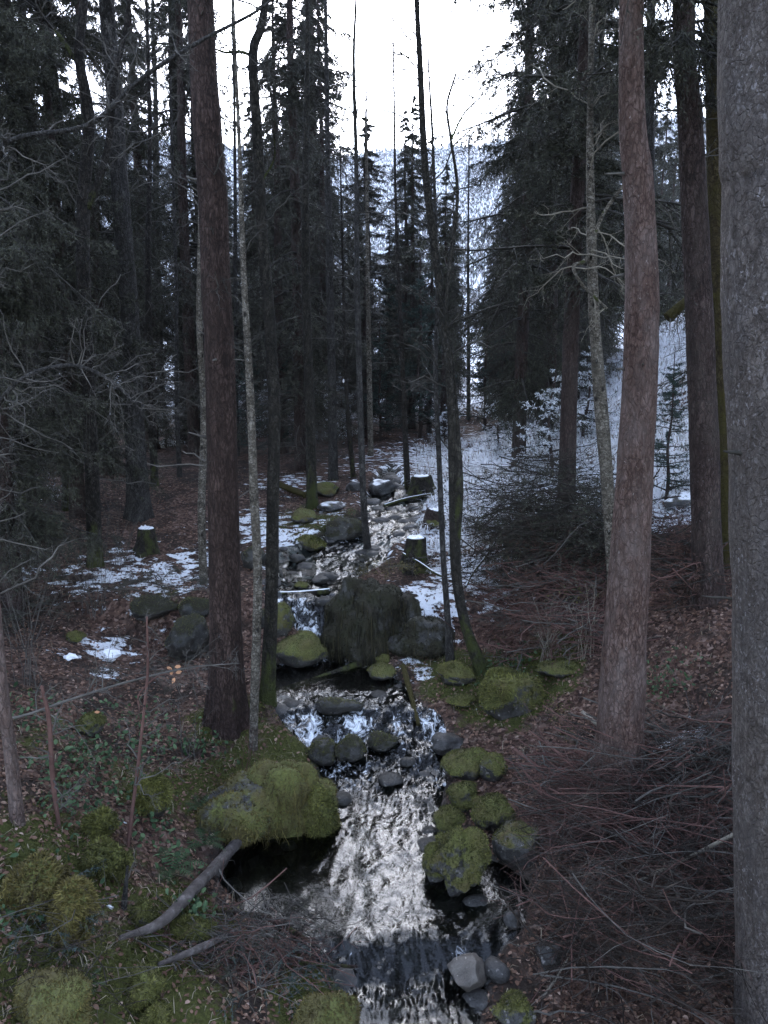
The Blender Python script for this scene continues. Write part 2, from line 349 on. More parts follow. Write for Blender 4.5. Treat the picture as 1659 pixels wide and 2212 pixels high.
cp += [(-3.2, 2.5, .9), (-3, -3, .6), (3, 2.5, .7), (3.2, -3, .4), (-1.5, 2, .2), (1.8, 2, .15), (-9, 3, 1.8), (9, 4, 2.5), (9, 8, 2.9), (-9, 8, 1.6), (-12, 14, 2.0), (-16, 24, 2.8), (14, 14, 5.2), (22, 24, 9.), (-9, -4, 1.4), (9, -4, 2),
       (-35, 60, 5.), (45, 60, 14), (-70, 110, 9), (70, 110, 20), (0, 130, 10), (-30, 130, 9), (40, 130, 15)]
for y in np.concatenate([np.arange(3.2, 16, .45), [18, 22, 30]]):
    c, h = stream(y)
    for s in (-1, 1): cp.append((c + s * (h + .16), y, zs(y) + .09))
cp = np.array(cp)
def _U(r2): return r2 * np.log(np.maximum(r2, 1e-9))
_c = cp[:, :2]; _n = len(cp); _A = np.zeros((_n + 3, _n + 3))
_A[:_n, :_n] = _U(((_c[:, None] - _c[None]) ** 2).sum(-1)) + np.eye(_n) * .6
_A[:_n, _n] = 1; _A[:_n, _n + 1:] = _c; _A[_n:, :_n] = _A[:_n, _n:].T
_w = np.linalg.solve(_A, np.concatenate([cp[:, 2], [0, 0, 0]]))
def land(x, y):
    x = np.asarray(x, float); y = np.asarray(y, float); r = _w[_n] + _w[_n + 1] * x + _w[_n + 2] * y
    for k in range(_n): r = r + _w[k] * _U((x - _c[k, 0]) ** 2 + (y - _c[k, 1]) ** 2)
    return r
def height(x, y):
    h = land(x, y)
    far = sstep(3, 30, y)
    h = h + fbm2(x, y, .9, 4, 1) * (.13 + .25 * far) + fbm2(x, y, 4.5, 3, 5) * .045
    c, hw = stream(y); s = (np.abs(x - c) - hw) / (.22 + .1 * fbm2(x, y, 2., 2, 9)) + 4 * sstep(16., 17.5, y)
    bed = zs(y) - .16 - .12 * np.clip(-s, 0, 1) + fbm2(x, y, 7, 3, 3) * .05
    k = sstep(-.6, 1., s)
    return bed * (1 - k) + np.maximum(h, zs(y) + .03) * k
# sampled field for placement
GX = np.linspace(-12, 12, 481); GYv = np.linspace(-4, 36, 801)
GZ = height(*np.meshgrid(GX, GYv))
def H(x, y):
    x = np.asarray(x, float); y = np.asarray(y, float)
    fx = np.clip((x - GX[0]) / (GX[1] - GX[0]), 0, len(GX) - 1.001); fy = np.clip((y - GYv[0]) / (GYv[1] - GYv[0]), 0, len(GYv) - 1.001)
    i = fx.astype(int); j = fy.astype(int); u = fx - i; v = fy - j
    return (GZ[j, i] * (1 - u) + GZ[j, i + 1] * u) * (1 - v) + (GZ[j + 1, i] * (1 - u) + GZ[j + 1, i + 1] * u) * v
def HW(x, y):
    c, hw = stream(y); z = H(x, y)
    return np.where(np.abs(x - c) < hw + .2, np.maximum(z, zs(y)), z)
def G(xd, yd, water=True):                       # where the line of sight meets the ground (or the water)
    Y = np.arange(2.2, 35, .02); a, b, c = ray(xd, yd); x = a / b * Y; z = CAM_Z + c / b * Y
    hit = z <= (HW if water else H)(x, Y); i = int(np.argmax(hit)) if hit.any() else len(Y) - 1
    return np.array([x[i], Y[i], float((HW if water else H)(x[i], Y[i]))])

# ------------------------------------------------------------------ ground
SNOW = [(250, 1240, .9, .6), (370, 1250, .75, .66), (420, 1210, .6, .6), (230, 1400, .4, .62), (225, 1450, .3, .5), (150, 1415, .25, .6), (30, 1235, .5, .5), (560, 1130, .8, .7), (610, 1160, .7, .7), (620, 1210, .5, .6), (860, 1090, .8, .7),
        (840, 1150, .7, .7), (950, 1160, 1.0, .75), (1000, 1110, 1.3, .78), (1050, 1050, 2., .85), (1020, 1240, .6, .9), (1060, 1280, .4, .6), (925, 1290, .5, .8), (1110, 1000, 3, .85), (1250, 940, 2.6, .85), (1300, 850, 3, .85), (1180, 1040, 1.5, .8),
        (1450, 720, 5, .9), (1450, 950, 2.6, .85), (1460, 1110, .9, .85), (1490, 1612, .16, .9), (1435, 1625, .1, .7), (890, 1440, .35, .5), (700, 1110, .6, .5), (640, 1040, 1., .5), (1600, 900, 2.5, .85), (1380, 1040, 1.5, 1.)]
SNOWW = [(*G(a, b)[:2], r, s) for a, b, r, s in SNOW]
MOSS = [(80, 1880, .6, .8), (60, 2100, .7, .7), (300, 2130, .5, .8), (620, 1680, .55, 1.1), (700, 1760, .3, 1.2), (480, 1690, .5, .6), (1000, 1460, .5, .9), (1110, 1500, .6, .8), (410, 1990, .35, .9), (490, 1560, .4, .8), (330, 1700, .4, .7), (120, 1600, .6, .4),
        (720, 2190, .4, .9), (700, 1130, .8, .6), (330, 1290, .6, .3), (1180, 1440, .5, .6), (640, 1120, .8, .4)]
MOSSW = [(*G(a, b)[:2], r, s) for a, b, r, s in MOSS]
def field(x, y, L, scale=1.):
    r = np.zeros_like(x)
    for a, b, q, s in L: r = np.maximum(r, s * np.exp(-(((x - a) ** 2 + (y - b) ** 2) / (q * scale) ** 2)))
    return r
def snow_at(x, y): return np.maximum(field(x, y, SNOWW, 1.2), .72 * sstep(22, 32, y) + 0 * x)
NR, NC = 440, 400
yv = -4 + np.concatenate([np.linspace(0, 6.5, 60, endpoint=False), 6.5 + (np.exp(np.linspace(0, np.log(143 / 5.), NR - 60)) - 1) * 5.])
uv = np.linspace(-1, 1, NC); uv = np.sign(uv) * (np.abs(uv) * .75 + .25 * np.abs(uv) ** 3)
YY, UU = np.meshgrid(yv, uv, indexing='ij'); XX = UU * (4.0 + np.abs(YY + 1) * .80)
ZZ = height(XX, YY)
V = np.stack([XX, YY, ZZ], -1).reshape(-1, 3)
i = np.arange(NR - 1)[:, None] * NC + np.arange(NC - 1)
quads = np.stack([i, i + 1, i + NC + 1, i + NC], -1).reshape(-1, 4)
sn = snow_at(XX, YY).ravel(); mo = field(XX, YY, MOSSW, 1.25).ravel()
c_, h_ = stream(YY); wet = ((1 - sstep(.0, .22, np.abs(XX - c_) - h_)) * (YY < 17)).ravel()
m, nt, b, out = mat_new('forest_floor'); g = NT(nt); o = g.mp()
v1 = g.n('ShaderNodeTexVoronoi'); v1.inputs['Scale'].default_value = 26; g.l(o, v1.inputs['Vector'])
sp = g.n('ShaderNodeSeparateColor'); g.l(v1.outputs['Color'], sp.inputs[0])
lit = g.ramp(sp.outputs[0], [(0., (.022, .012, .009)), (.4, (.062, .034, .024)), (.75, (.12, .072, .053)), (1., (.22, .15, .12))])
soil = g.ramp(g.noise(o, 12, 6, .7), [(.35, (.012, .009, .007)), (.7, (.045, .032, .024))])
c = g.mix(g.ramp(g.noise(o, 1.7, 5, .65), [(.38, 0.), (.55, 1.)]), soil, lit)
mossc = g.ramp(g.noise(o, 45, 6, .75), [(.25, (.018, .020, .005)), (.5, (.048, .052, .012)), (.8, (.10, .105, .028))])
f = g.math('ADD', g.attr('moss'), g.math('MULTIPLY', g.math('SUBTRACT', g.noise(o, 3.2, 6, .75), .5), 1.5))
c = g.mix(g.ramp(f, [(.34, 0.), (.5, 1.)]), c, mossc)
peb = g.vor(o, 9, 'F1', 1); ps = g.n('ShaderNodeSeparateColor'); g.l(peb, ps.inputs[0])
bedc = g.ramp(ps.outputs[1], [(0., (.012, .011, .009)), (.6, (.045, .04, .034)), (1., (.11, .10, .09))])
c = g.mix(g.attr('wet'), c, bedc)
sf = g.math('ADD', g.attr('snow'), g.math('MULTIPLY', g.math('SUBTRACT', g.noise(g.mp((1, 1.5, 1)), 4.5, 9, .68), .5), 2.6))
sk = g.ramp(sf, [(.50, 0.), (.58, 1.)])
c = g.mix(sk, c, (.80, .82, .85))
g.l(c, b.inputs['Base Color']); b.inputs['Roughness'].default_value = .9; b.inputs['Specular IOR Level'].default_value = .2
hh = g.math('ADD', g.math('ADD', g.math('MULTIPLY', sk, .7), g.math('MULTIPLY', v1.outputs['Distance'], .8)), g.noise(o, 40, 5, .7))
g.bump(hh, b, .9, .03)
ground = obj('ground', make_mesh('ground', V, quads, m, {'snow': sn, 'moss': mo, 'wet': wet})); tag(ground, kind='structure')

# ------------------------------------------------------------------ water
wy = np.concatenate([np.linspace(-6, 3.4, 60, endpoint=False), np.arange(3.4, 10.2, .016), np.arange(10.2, 17., .03)])
wu = np.linspace(-1.18, 1.18, 120)
WY, WU = np.meshgrid(wy, wu, indexing='ij'); c_, h_ = stream(WY); WX = c_ + WU * (h_ + .06)
slope = np.gradient(_zz, _yy); slope = np.convolve(np.pad(slope, 12, 'edge'), np.ones(25) / 25, 'valid')
WS = WY + .26 * fbm2(WX, WY, 1.9, 3, 21) * np.where((WY > 9.1) & (WY < 9.9), .35, 1.)      # ragged, uneven steps
sl = np.interp(WS, _yy, slope)
sl2 = np.interp(WS + .25, _yy, slope)                     # churn lasts a little downstream of each drop
rough = np.clip(np.maximum(sl, sl2 * .9) / .5, 0, 1)
flow = np.stack([WX * 1.0, WY * .55, np.full_like(WX, 2.)], -1)
calm = sstep(-.75, -.1, WU) * (WY < 7) + (WY >= 7)         # still pool along the left bank
calm = np.where((WY > 8.2) & (WY < 9.0), .35, calm)
amp = .0042 * calm + .0012 + .032 * rough
WZ = zs(WS) + amp * 1.6 * fbm(flow * 7, 3) + amp * .55 * fbm(flow * np.array([17, 17, 1]), 2, .5) + .02 * rough * fbm(flow * 34, 2)
WZ = WZ + .009 * calm * np.abs(fbm(np.stack([WX * 6 - WY * 2, WY * 4, np.zeros_like(WX)], -1), 2))
foam = np.clip(rough * .56 + .5 * fbm(flow * np.array([3.5, 2.2, 1]), 4, .6) * (.25 + rough) - .05, 0, 1) * np.where(WY < 5.6, .62, 1.)
foam = np.maximum(foam, .34 * sstep(9.7, 10.6, WY) * (WY < 15) * (fbm(flow * 3, 3) * .6 + .55))
foam = np.maximum(foam, .40 * sstep(6.3, 6.9, WY) * (WY < 7.9) * (fbm(flow * 4, 3) + .6))
V = np.stack([WX, WY, WZ], -1).reshape(-1, 3); NC2 = len(wu)
i = np.arange(len(wy) - 1)[:, None] * NC2 + np.arange(NC2 - 1)
quads = np.stack([i, i + 1, i + NC2 + 1, i + NC2], -1).reshape(-1, 4)
m, nt, b, out = mat_new('stream_water'); g = NT(nt); nt.nodes.remove(b)
fr = g.n('ShaderNodeFresnel'); fr.inputs['IOR'].default_value = 1.38
gl = g.n('ShaderNodeBsdfGlossy'); gl.inputs['Roughness'].default_value = .15; gl.inputs['Color'].default_value = (1, 1, 1, 1)
tr = g.n('ShaderNodeBsdfTransparent'); tr.inputs['Color'].default_value = (.32, .36, .34, 1)
df = g.n('ShaderNodeBsdfDiffuse'); df.inputs['Color'].default_value = (.82, .85, .88, 1)
o = g.mp((1, .6, 1))
hgt = g.noise(g.mp((1, .75, 1)), 12, 3, .5, 1.5)
bm_ = g.n('ShaderNodeBump'); bm_.inputs['Strength'].default_value = .33; bm_.inputs['Distance'].default_value = .02
g.l(g.math('MULTIPLY', hgt, g.math('ADD', g.math('MULTIPLY', g.attr('chop'), .9), .05)), bm_.inputs['Height'])
for s_ in (fr, gl, df): g.l(bm_.outputs[0], s_.inputs['Normal'])
m1 = g.n('ShaderNodeMixShader'); g.l(fr.outputs[0], m1.inputs[0]); g.l(tr.outputs[0], m1.inputs[1]); g.l(gl.outputs[0], m1.inputs[2])
fo = g.mp((1, .6, .7))
fk = g.math('ADD', g.attr('foam'), g.math('MULTIPLY', g.math('SUBTRACT', g.noise(fo, 13, 7, .72, 1.2), .5), 1.7))
m2 = g.n('ShaderNodeMixShader'); g.l(g.ramp(fk, [(.46, 0.), (.74, .92)]), m2.inputs[0]); g.l(m1.outputs[0], m2.inputs[1]); g.l(df.outputs[0], m2.inputs[2])
g.l(m2.outputs[0], out.inputs[0])
chop = np.clip(calm * .8 + rough, .03, 1)
water = obj('stream_water', make_mesh('stream_water', V, quads, m, {'foam': foam.ravel(), 'chop': chop.ravel()})); tag(water, kind='structure')

# ------------------------------------------------------------------ far hillside with its snowy wood
hy = np.linspace(125, 1700, 110); hu = np.linspace(-.95, .95, 120)
HY, HU = np.meshgrid(hy, hu, indexing='ij'); HX = HU * HY
def hill(x, y):
    ridge = 272 + 30 * fbm2(x, y * 0, .004, 3, 2) + .10 * np.abs(x + 60)
    t = (y - 130) / 1080.
    return 6 + ridge * sstep(-.05, 1.0, t) * 1.0 + fbm2(x, y, .012, 4, 8) * 16 * np.clip(t * 3, .1, 1) - 120 * np.clip(t - 1.02, 0, 1)
V = np.stack([HX, HY, hill(HX, HY)], -1).reshape(-1, 3)
i = np.arange(len(hy) - 1)[:, None] * len(hu) + np.arange(len(hu) - 1)
quads = np.stack([i, i + 1, i + len(hu) + 1, i + len(hu)], -1).reshape(-1, 4)
hm = simple('hillside_snow_shaded', [(.35, (.10, .10, .105)), (.5, (.20, .20, .215)), (.68, (.42, .43, .46))], .045, det=6)  # snow colour darkened to carry the hill's shade and its bare wood
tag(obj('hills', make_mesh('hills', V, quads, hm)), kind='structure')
r = np.random.default_rng(11); N = 21000
y = 150 + 1080 * r.random(N) ** .75; x = (r.random(N) * 1.15 - .62) * y
dens = fbm2(x, y, .006, 3, 4) + .35 * fbm2(x, y, .03, 2, 4)
keep = dens > -.32 + .2 * (y < 420); x, y = x[keep], y[keep]; N = len(x)
z = hill(x, y); ht = r.uniform(7, 15, N); S = 4; a = np.arange(S) * 2 * pi / S
mb = MB()
for lo, hi, rd in ((.05, .55, .20), (.35, .8, .14), (.6, 1.0, .085)):
    ring = np.stack([x[:, None] + np.cos(a + lo * 9) * (ht * rd)[:, None] * r.uniform(.6, 1.2, (N, S)), y[:, None] + np.sin(a + lo * 9) * (ht * rd)[:, None] * r.uniform(.6, 1.2, (N, S)), z[:, None] + ht[:, None] * (lo + r.uniform(-.04, .04, (N, S)))], -1)
    top = np.stack([x, y, z + ht * hi], -1)
    VV = np.concatenate([ring, top[:, None]], 1).reshape(-1, 3)
    tri = np.stack([np.arange(S), (np.arange(S) + 1) % S, np.full(S, S)], -1)
    mb.add(VV, (np.arange(N)[:, None, None] * (S + 1) + tri[None]).reshape(-1, 3), rnd=np.repeat(r.random(N), S + 1))
farm = leafmat('far_wood', [(0., (.03, .035, .032)), (.45, (.05, .052, .05)), (.6, (.09, .082, .08)), (1., (.15, .138, .138))], .04)
tag(obj('hillside_wood', mb.mesh('hillside_wood', farm, smooth=False)), 'snowy mixed wood covering the far hillside', 'wood', kind='stuff')

# ------------------------------------------------------------------ trees
def trunk_mesh(name, pts, rad, mat, off, S=20, K=70, flare=.35, rough=.06, seed=0, lowh=1.2):
    """tapered trunk on a curved line, uneven girth, root flare; 'low' grows towards the foot for moss"""
    p = resample(pts, K); d = np.linspace(0, 1, len(rad)); t = np.linspace(0, 1, K)
    dp = np.concatenate([[0], np.cumsum(np.linalg.norm(np.diff(np.asarray(pts, float), axis=0), axis=1))]); R = np.interp(t * dp[-1], dp, rad)
    hgt = p[:, 2] - p[0, 2]
    V, Fs = tubes(p, R, S, True); nv = K * S
    a = np.tile(np.arange(S) * 2 * pi / S, K); k = np.repeat(np.arange(K), S); ctr = p[k]; rv = V[:nv] - ctr
    q = V[:nv] * np.array([3, 3, 1.2]) + seed * 7.1
    sc = 1 + rough * fbm(q, 3) * 1.6 + rough * .7 * fbm(V[:nv] * np.array([16, 16, 5.]) + seed, 2)
    fl = np.exp(-np.maximum(hgt[k], 0) / max(.6 * R[0] * 2.2, .05)); sc = sc * (1 + flare * fl * (1 + .55 * np.cos(a * 4 + seed) + .35 * np.cos(a * 7 + seed * 2)))
    V[:nv] = ctr + rv * sc[:, None]
    low = np.concatenate([.42 * np.exp(-np.maximum(hgt[k], 0) / lowh), [.4, 0]])
    return make_mesh(name, V - np.asarray(off), Fs, mat, {'low': low})
def rnd_attr(n, per, r): return np.repeat(r.random(n // per + 1), per)[:n]
def spruce_parts(seed, h, crown0, rmax, nb, nsec, m_need, nl, nw, dead=0, droop=.35, shape=.8, hang=.7, sub=True, low_r=.6):
    """returns trunk polyline, live-branch wood, needles and dead-branch meshes for a tree standing at the origin"""
    r = np.random.default_rng(seed)
    z = np.sort(crown0 + (h - .3 - crown0) * r.random(nb) ** .9); t = (z - crown0) / (h - crown0)
    L = rmax * np.maximum((1 - t) ** shape, .05) * np.minimum(low_r + t * 3, 1) * r.uniform(.3, 1.25, nb)
    az = r.uniform(0, 2 * pi, nb); K = 7; s = np.linspace(0, 1, K)
    rise = r.uniform(-.05, .3, nb) * (1 - .2 * t)
    zz = rise[:, None] * s - (droop * r.uniform(.6, 1.4, nb))[:, None] * s ** 1.7 + .22 * s[None] ** 5
    bend = r.normal(0, .25, nb)[:, None] * s ** 2
    B = np.stack([np.cos(az[:, None] + bend) * s * L[:, None], np.sin(az[:, None] + bend) * s * L[:, None], z[:, None] + zz * L[:, None]], -1)
    BR = (.008 + .011 * L)[:, None] * (1 - .85 * s)
    out = {}
    SEC, SR = spawn(B, BR, nsec, .36, r, (30, 75), .12, 1., 4, droop=hang, wig=.15, flat=.75, rf=.45)
    wood = MB(); V, Fs = tubes(B, BR, 4); wood.add(V, Fs); V, Fs = tubes(SEC[:, [0, 2, 3]], SR[:, [0, 2, 3]], 3); wood.add(V, Fs)
    V, Fs = needles(SEC, m_need, nl, nw, r); nd = MB(); nd.add(V, Fs, rnd=rnd_attr(len(V), m_need * 3, r) * .7 + rnd_attr(len(V), 3, r) * .3)
    if sub:
        T3, R3 = spawn(SEC, SR, 2, .5, r, (30, 65), .15, .9, 3, droop=.5, wig=.12, rf=.6)
        V, Fs = needles(T3, max(m_need // 2, 4), nl, nw, r); nd.add(V, Fs, rnd=rnd_attr(len(V), (m_need // 2) * 3, r))
    V, Fs = needles(B[:, 2:], m_need * 2, nl * 1.1, nw, r); nd.add(V, Fs, rnd=rnd_attr(len(V), 12, r))
    out['wood'] = wood; out['needles'] = nd
    if dead:
        z = r.uniform(.4, crown0 + .8, dead); az = r.uniform(0, 2 * pi, dead); L = r.uniform(.5, 1.0, dead) * min(rmax * .85, 1.9)
        zz = r.uniform(-.25, .15, dead)[:, None] * s - .3 * r.random(dead)[:, None] * s ** 2; bend = r.normal(0, .3, dead)[:, None] * s ** 2
        D = np.stack([np.cos(az[:, None] + bend) * s * L[:, None], np.sin(az[:, None] + bend) * s * L[:, None], z[:, None] + zz * L[:, None]], -1)
        D = D + np.cumsum(r.normal(0, .012, D.shape), 1)
        DR = (.003 + .006 * L)[:, None] * (1 - .8 * s); db = MB(); V, Fs = tubes(D, DR, 4); db.add(V, Fs)
        D2, R2 = spawn(D, DR, 11, .38, r, (40, 80), .12, 1., 4, droop=.25, wig=.35, flat=.5); V, Fs = tubes(D2, np.maximum(R2, .0016), 3); db.add(V, Fs)
        D3, R3 = spawn(D2, R2, 4, .5, r, (35, 75), .1, 1., 3, droop=.2, wig=.3); V, Fs = tubes(D3, np.maximum(R3, .0012), 3); db.add(V, Fs)
        out['dead'] = db
    return out
def spruce_proto(name, seed, h, r0, label, needle='needles', barkm='spruce_bark', **kw):
    o = thing(name, (0, 0, -50), label, 'tree'); parts = spruce_parts(seed, h, **kw); r = np.random.default_rng(seed)
    pts = np.stack([r.normal(0, .03, 6) * np.array([0, 1, 1, 1, 1, 0]), r.normal(0, .03, 6) * np.array([0, 1, 1, 1, 1, 0]), np.linspace(-.25, h, 6)], -1)
    obj('trunk', trunk_mesh('trunk', pts, [r0 * 1.05, r0 * .9, r0 * .72, r0 * .5, r0 * .28, .01], M[barkm], (0, 0, 0), 12, 40, seed=seed), o)
    br = obj('branches', parts['wood'].mesh('branches', M['dark_twig']), o)
    obj('crown', parts['needles'].mesh('crown', M[needle], smooth=False), o)
    if 'dead' in parts: obj('dead_branches', parts['dead'].mesh('dead_branches', M['dead_twig']), o)
    return o
FULL = spruce_proto('spruce_tree', 21, 15, .17, '', crown0=1.5, rmax=2.6, nb=185, nsec=44, m_need=11, nl=.068, nw=.0072, droop=.62, hang=.95)
HIGH = spruce_proto('spruce_tree', 22, 17, .19, '', crown0=3.2, rmax=2.4, nb=150, nsec=40, m_need=11, nl=.07, nw=.0078, dead=150, droop=.6, hang=.95)
SLIM = spruce_proto('spruce_tree', 23, 14, .13, '', needle='needles_grey', crown0=1.2, rmax=1.9, nb=150, nsec=32, m_need=11, nl=.075, nw=.0095, dead=60, droop=.7, hang=.9, sub=False)
YOUNG = spruce_proto('young_spruce', 24, 4.2, .05, '', needle='needles_blue', crown0=.15, rmax=1.15, nb=80, nsec=20, m_need=8, nl=.05, nw=.008, droop=.1, hang=.2, sub=False, low_r=1.)
SNOWY = spruce_proto('young_spruce', 25, 2.4, .04, '', needle='needles_snow', crown0=.1, rmax=1.1, nb=44, nsec=18, m_need=8, nl=.05, nw=.009, droop=.2, hang=.25, sub=False, low_r=1.)
PROTO = [FULL, HIGH, SLIM, YOUNG, SNOWY]
def place(proto, xd, yd, Y, sc, label, group=None, rz=None, r=rng, onground=True):
    p = P(xd, yd, Y); z = float(H(p[0], Y)) if Y < 35 else float(height(np.array([p[0]]), np.array([Y]))[0])
    return copy_tree(proto, (p[0], Y, z - .02), r.uniform(0, 6.28) if rz is None else rz, sc, label, group)

def bare_tree(name, pts, widths, Y, label, barkm, extra=None, nb=14, branch_len=.9, t0=.35, twigm='dark_twig', S=12, K=80, flare=.4, seed=1, limbs=(), cat='tree', bend=.15, fine=2, fork=(), root_z=.15, crown=None, extend=0, stubs=0):
    """slender tree following its line in the photograph; limbs are further lines, nb small random branches with twigs"""
    r = np.random.default_rng(seed); base = G(*pts[0]) if Y is None else P(*pts[0], Y)
    Yb = base[1]
    def line(pp, wob=bend):
        w = [P(a, b_, Yb) for a, b_ in pp]; w = np.array(w); w[:, 1] += np.concatenate([[0], r.normal(0, wob, len(w) - 1)]); return w
    L = line(pts); rad = [px(w, L[k]) / 2 for k, w in enumerate(widths)]
    L[0, 2] = base[2]; L = np.concatenate([[L[0] - np.array([0, 0, root_z])], L]); rad = [rad[0]] + rad
    if extend:
        dv = unit(L[-1] - L[-2]) * .4 + np.array([0, 0, .6]); L = np.concatenate([L, [L[-1] + dv * extend * .5, L[-1] + dv * extend]]); rad = rad + [rad[-1] * .75, rad[-1] * .35]
    o = thing(name, base, label, cat)
    trunk = obj('trunk', trunk_mesh('trunk', L, rad, M[barkm], base, S, K, flare, seed=seed), o)
    parents = [(resample(L, 24), np.interp(np.linspace(0, len(rad) - 1, 24), range(len(rad)), rad))]
    for lp, lw in fork:
        q = line(lp, .05); rr = [px(w, q[k]) / 2 for k, w in enumerate(lw)]
        obj('stem', trunk_mesh('stem', q, rr, M[barkm], base, S, K // 2, 0, seed=seed + 5), o)
        parents.append((resample(q, 24), np.interp(np.linspace(0, len(rr) - 1, 24), range(len(rr)), rr)))
    for lp, lw in limbs:
        q = line(lp, .06); q[1:, 1] += np.linspace(0, -.25, len(q) - 1); rr = [px(w, q[k]) / 2 for k, w in enumerate(lw)]
        obj('limb', trunk_mesh('limb', q, rr, M[barkm], base, 7, 26, 0, seed=seed + 9), o)
        parents.append((resample(q, 24), np.interp(np.linspace(0, len(rr) - 1, 24), range(len(rr)), rr)))
    if nb:
        mb = MB()
        for k, (pp, pr) in enumerate(parents):
            m_ = nb if k == 0 else max(4, nb // 2)
            B, BR = spawn(pp[None], pr[None], m_, 0, r, (35, 85), t0 if k == 0 else .2, 1., 7, droop=.1, wig=.3, rf=.45, absl=branch_len, tip=.2)
            BR = np.minimum(BR, .0075); V, Fs = tubes(B, np.maximum(BR, .0018), 5); mb.add(V, Fs)
            C, CR = spawn(B, BR, 6, .45, r, (30, 75), .1, 1., 5, droop=.1, wig=.3); V, Fs = tubes(C[:, [0, 2, 3, 4]], np.maximum(CR[:, [0, 2, 3, 4]], .0014), 3); mb.add(V, Fs)
            if fine > 1: D, DR = spawn(C, CR, 4, .5, r, (30, 75), .1, 1., 4, droop=.1, wig=.3); V, Fs = tubes(D[:, [0, 2, 3]], np.maximum(DR[:, [0, 2, 3]], .0011), 3); mb.add(V, Fs)
        obj('branches', mb.mesh('branches', M[twigm], base), o)
    for k in range(stubs):                         # snapped dead branch stubs
        i_ = int(r.integers(4, 18)); p0 = parents[0][0][i_]; a = r.uniform(0, 2 * pi); d = np.array([np.cos(a), np.sin(a), r.uniform(-.3, .3)]); l = r.uniform(.04, .22); q = p0 + d * (parents[0][1][i_] * .8 + l * np.linspace(0, 1, 4)[:, None]) + np.cumsum(r.normal(0, .004, (4, 3)), 0)
        V, Fs = tubes(q, np.array([.016, .010, .008, .005]) * r.uniform(.6, 1.3), 6, True); obj('branch_stub', make_mesh('branch_stub', V - base, Fs, M[twigm]), trunk)
    if crown:                                      # live crown high above
        pr, z0, sc = crown
        for ch in pr.children:
            if ch.name.split('.')[0] in ('branches', 'crown'):
                d = ch.copy(); COL.objects.link(d); d.parent = o; top = np.interp(base[2] + z0 + 2, L[:, 2], L[:, 0]); topy = np.interp(base[2] + z0 + 2, L[:, 2], L[:, 1])
                d.location = (top - base[0], topy - base[1], z0); d.scale = (sc, sc, sc)
    return o
# the big trunks of the foreground
bare_tree('spruce_tree', [(492, 1570), (487, 1300), (478, 900), (462, 500), (447, 250), (432, 0)], [82, 68, 64, 62, 62, 58], 7.6, 'thick dark reddish spruce trunk on the left stream bank', 'red_bark', nb=26, branch_len=.8, t0=.12, twigm='dead_twig', S=28, K=110, flare=.55, seed=31, stubs=12, bend=.02, crown=(HIGH, 6.5, .95), extend=11)
bare_tree('spruce_tree', [(1332, 1690), (1350, 1400), (1375, 1000), (1386, 700), (1380, 400), (1362, 60)], [104, 90, 78, 72, 62, 52], 6.3, 'pinkish straight spruce trunk rising from the brush on the right bank', 'pink_bark', nb=12, branch_len=.8, t0=.3, twigm='dead_twig', S=28, K=120, flare=.3, seed=32, stubs=12, bend=.02, crown=(HIGH, 3.1, .95), extend=11)
bare_tree('spruce_tree', [(1530, 1305), (1527, 1150), (1515, 800), (1503, 500), (1490, 250), (1474, 0)], [66, 60, 60, 56, 50, 46], 8.3, 'brown spruce trunk with smooth foot between pink and moss-covered trunks', 'spruce_bark', nb=16, branch_len=.8, t0=.3, twigm='dead_twig', S=24, K=90, flare=.3, seed=33, bend=.02, stubs=12, crown=(FULL, 4.4, .75), extend=9)
bare_tree('spruce_tree', [(1705, 2290), (1690, 1800), (1684, 1300), (1678, 800), (1672, 400), (1668, 0)], [205, 196, 196, 204, 208, 206], 4.2, 'thick scaly grey trunk cut off by the right picture edge', 'scaly_bark', nb=0, S=36, K=140, flare=.15, seed=34, stubs=12, bend=.01, crown=(HIGH, 4.4, .9), extend=12)
bare_tree('mossy_tree', [(1578, 1262), (1575, 1100), (1565, 800), (1552, 500), (1545, 200), (1540, 0)], [50, 46, 46, 40, 36, 30], 8.9, 'trunk covered in yellow-brown moss behind the scaly grey trunk', 'moss_bark', nb=10, branch_len=.9, t0=.3, twigm='dead_twig', S=18, K=80, seed=35, bend=.03, extend=6,
          limbs=[([(1560, 640), (1500, 640), (1460, 660), (1425, 690)], [22, 16, 20, 26])])
bare_tree('slender_tree', [(1326, 1330), (1320, 1200), (1308, 1000), (1298, 880), (1284, 700), (1279, 500), (1275, 250)], [26, 25, 29, 30, 24, 20, 14], 8.8, 'pale mottled thin trunk just left of the pinkish spruce', 'pale_bark', nb=20, branch_len=1.2, t0=.45, twigm='pale_twig', S=14, K=90, seed=36, bend=.03, extend=4,
          limbs=[([(1350, 395), (1300, 470), (1265, 560), (1230, 580), (1250, 620), (1300, 670)], [7, 9, 9, 8, 7, 5])])
# slender stems by the stream
bare_tree('slender_tree', [(547, 1615), (551, 1450), (557, 1250), (549, 1050), (540, 850), (526, 600), (518, 350), (510, 100)], [18, 19, 20, 19, 17, 13, 9, 6], 7.3, 'thin pale stem with dark knots beside the reddish spruce', 'pale_bark', nb=26, branch_len=.6, t0=.4, S=12, K=90, flare=.15, seed=37, bend=.02, extend=2)
bare_tree('alder_tree', [(578, 1500), (585, 1300), (589, 1100), (592, 900), (582, 700), (566, 500), (555, 300), (548, 120), (572, 0)], [32, 28, 28, 26, 25, 23, 22, 20, 16], 8.0, 'dark mossy kinked alder trunk leaning over the left bank', 'alder_bark', nb=26, branch_len=.9, t0=.4, S=16, K=100, seed=38, bend=.03, extend=4,
          limbs=[([(548, 122), (520, 112), (490, 118), (468, 120)], [8, 6, 5, 3]), ([(560, 400), (590, 340), (600, 300)], [6, 4, 3])])
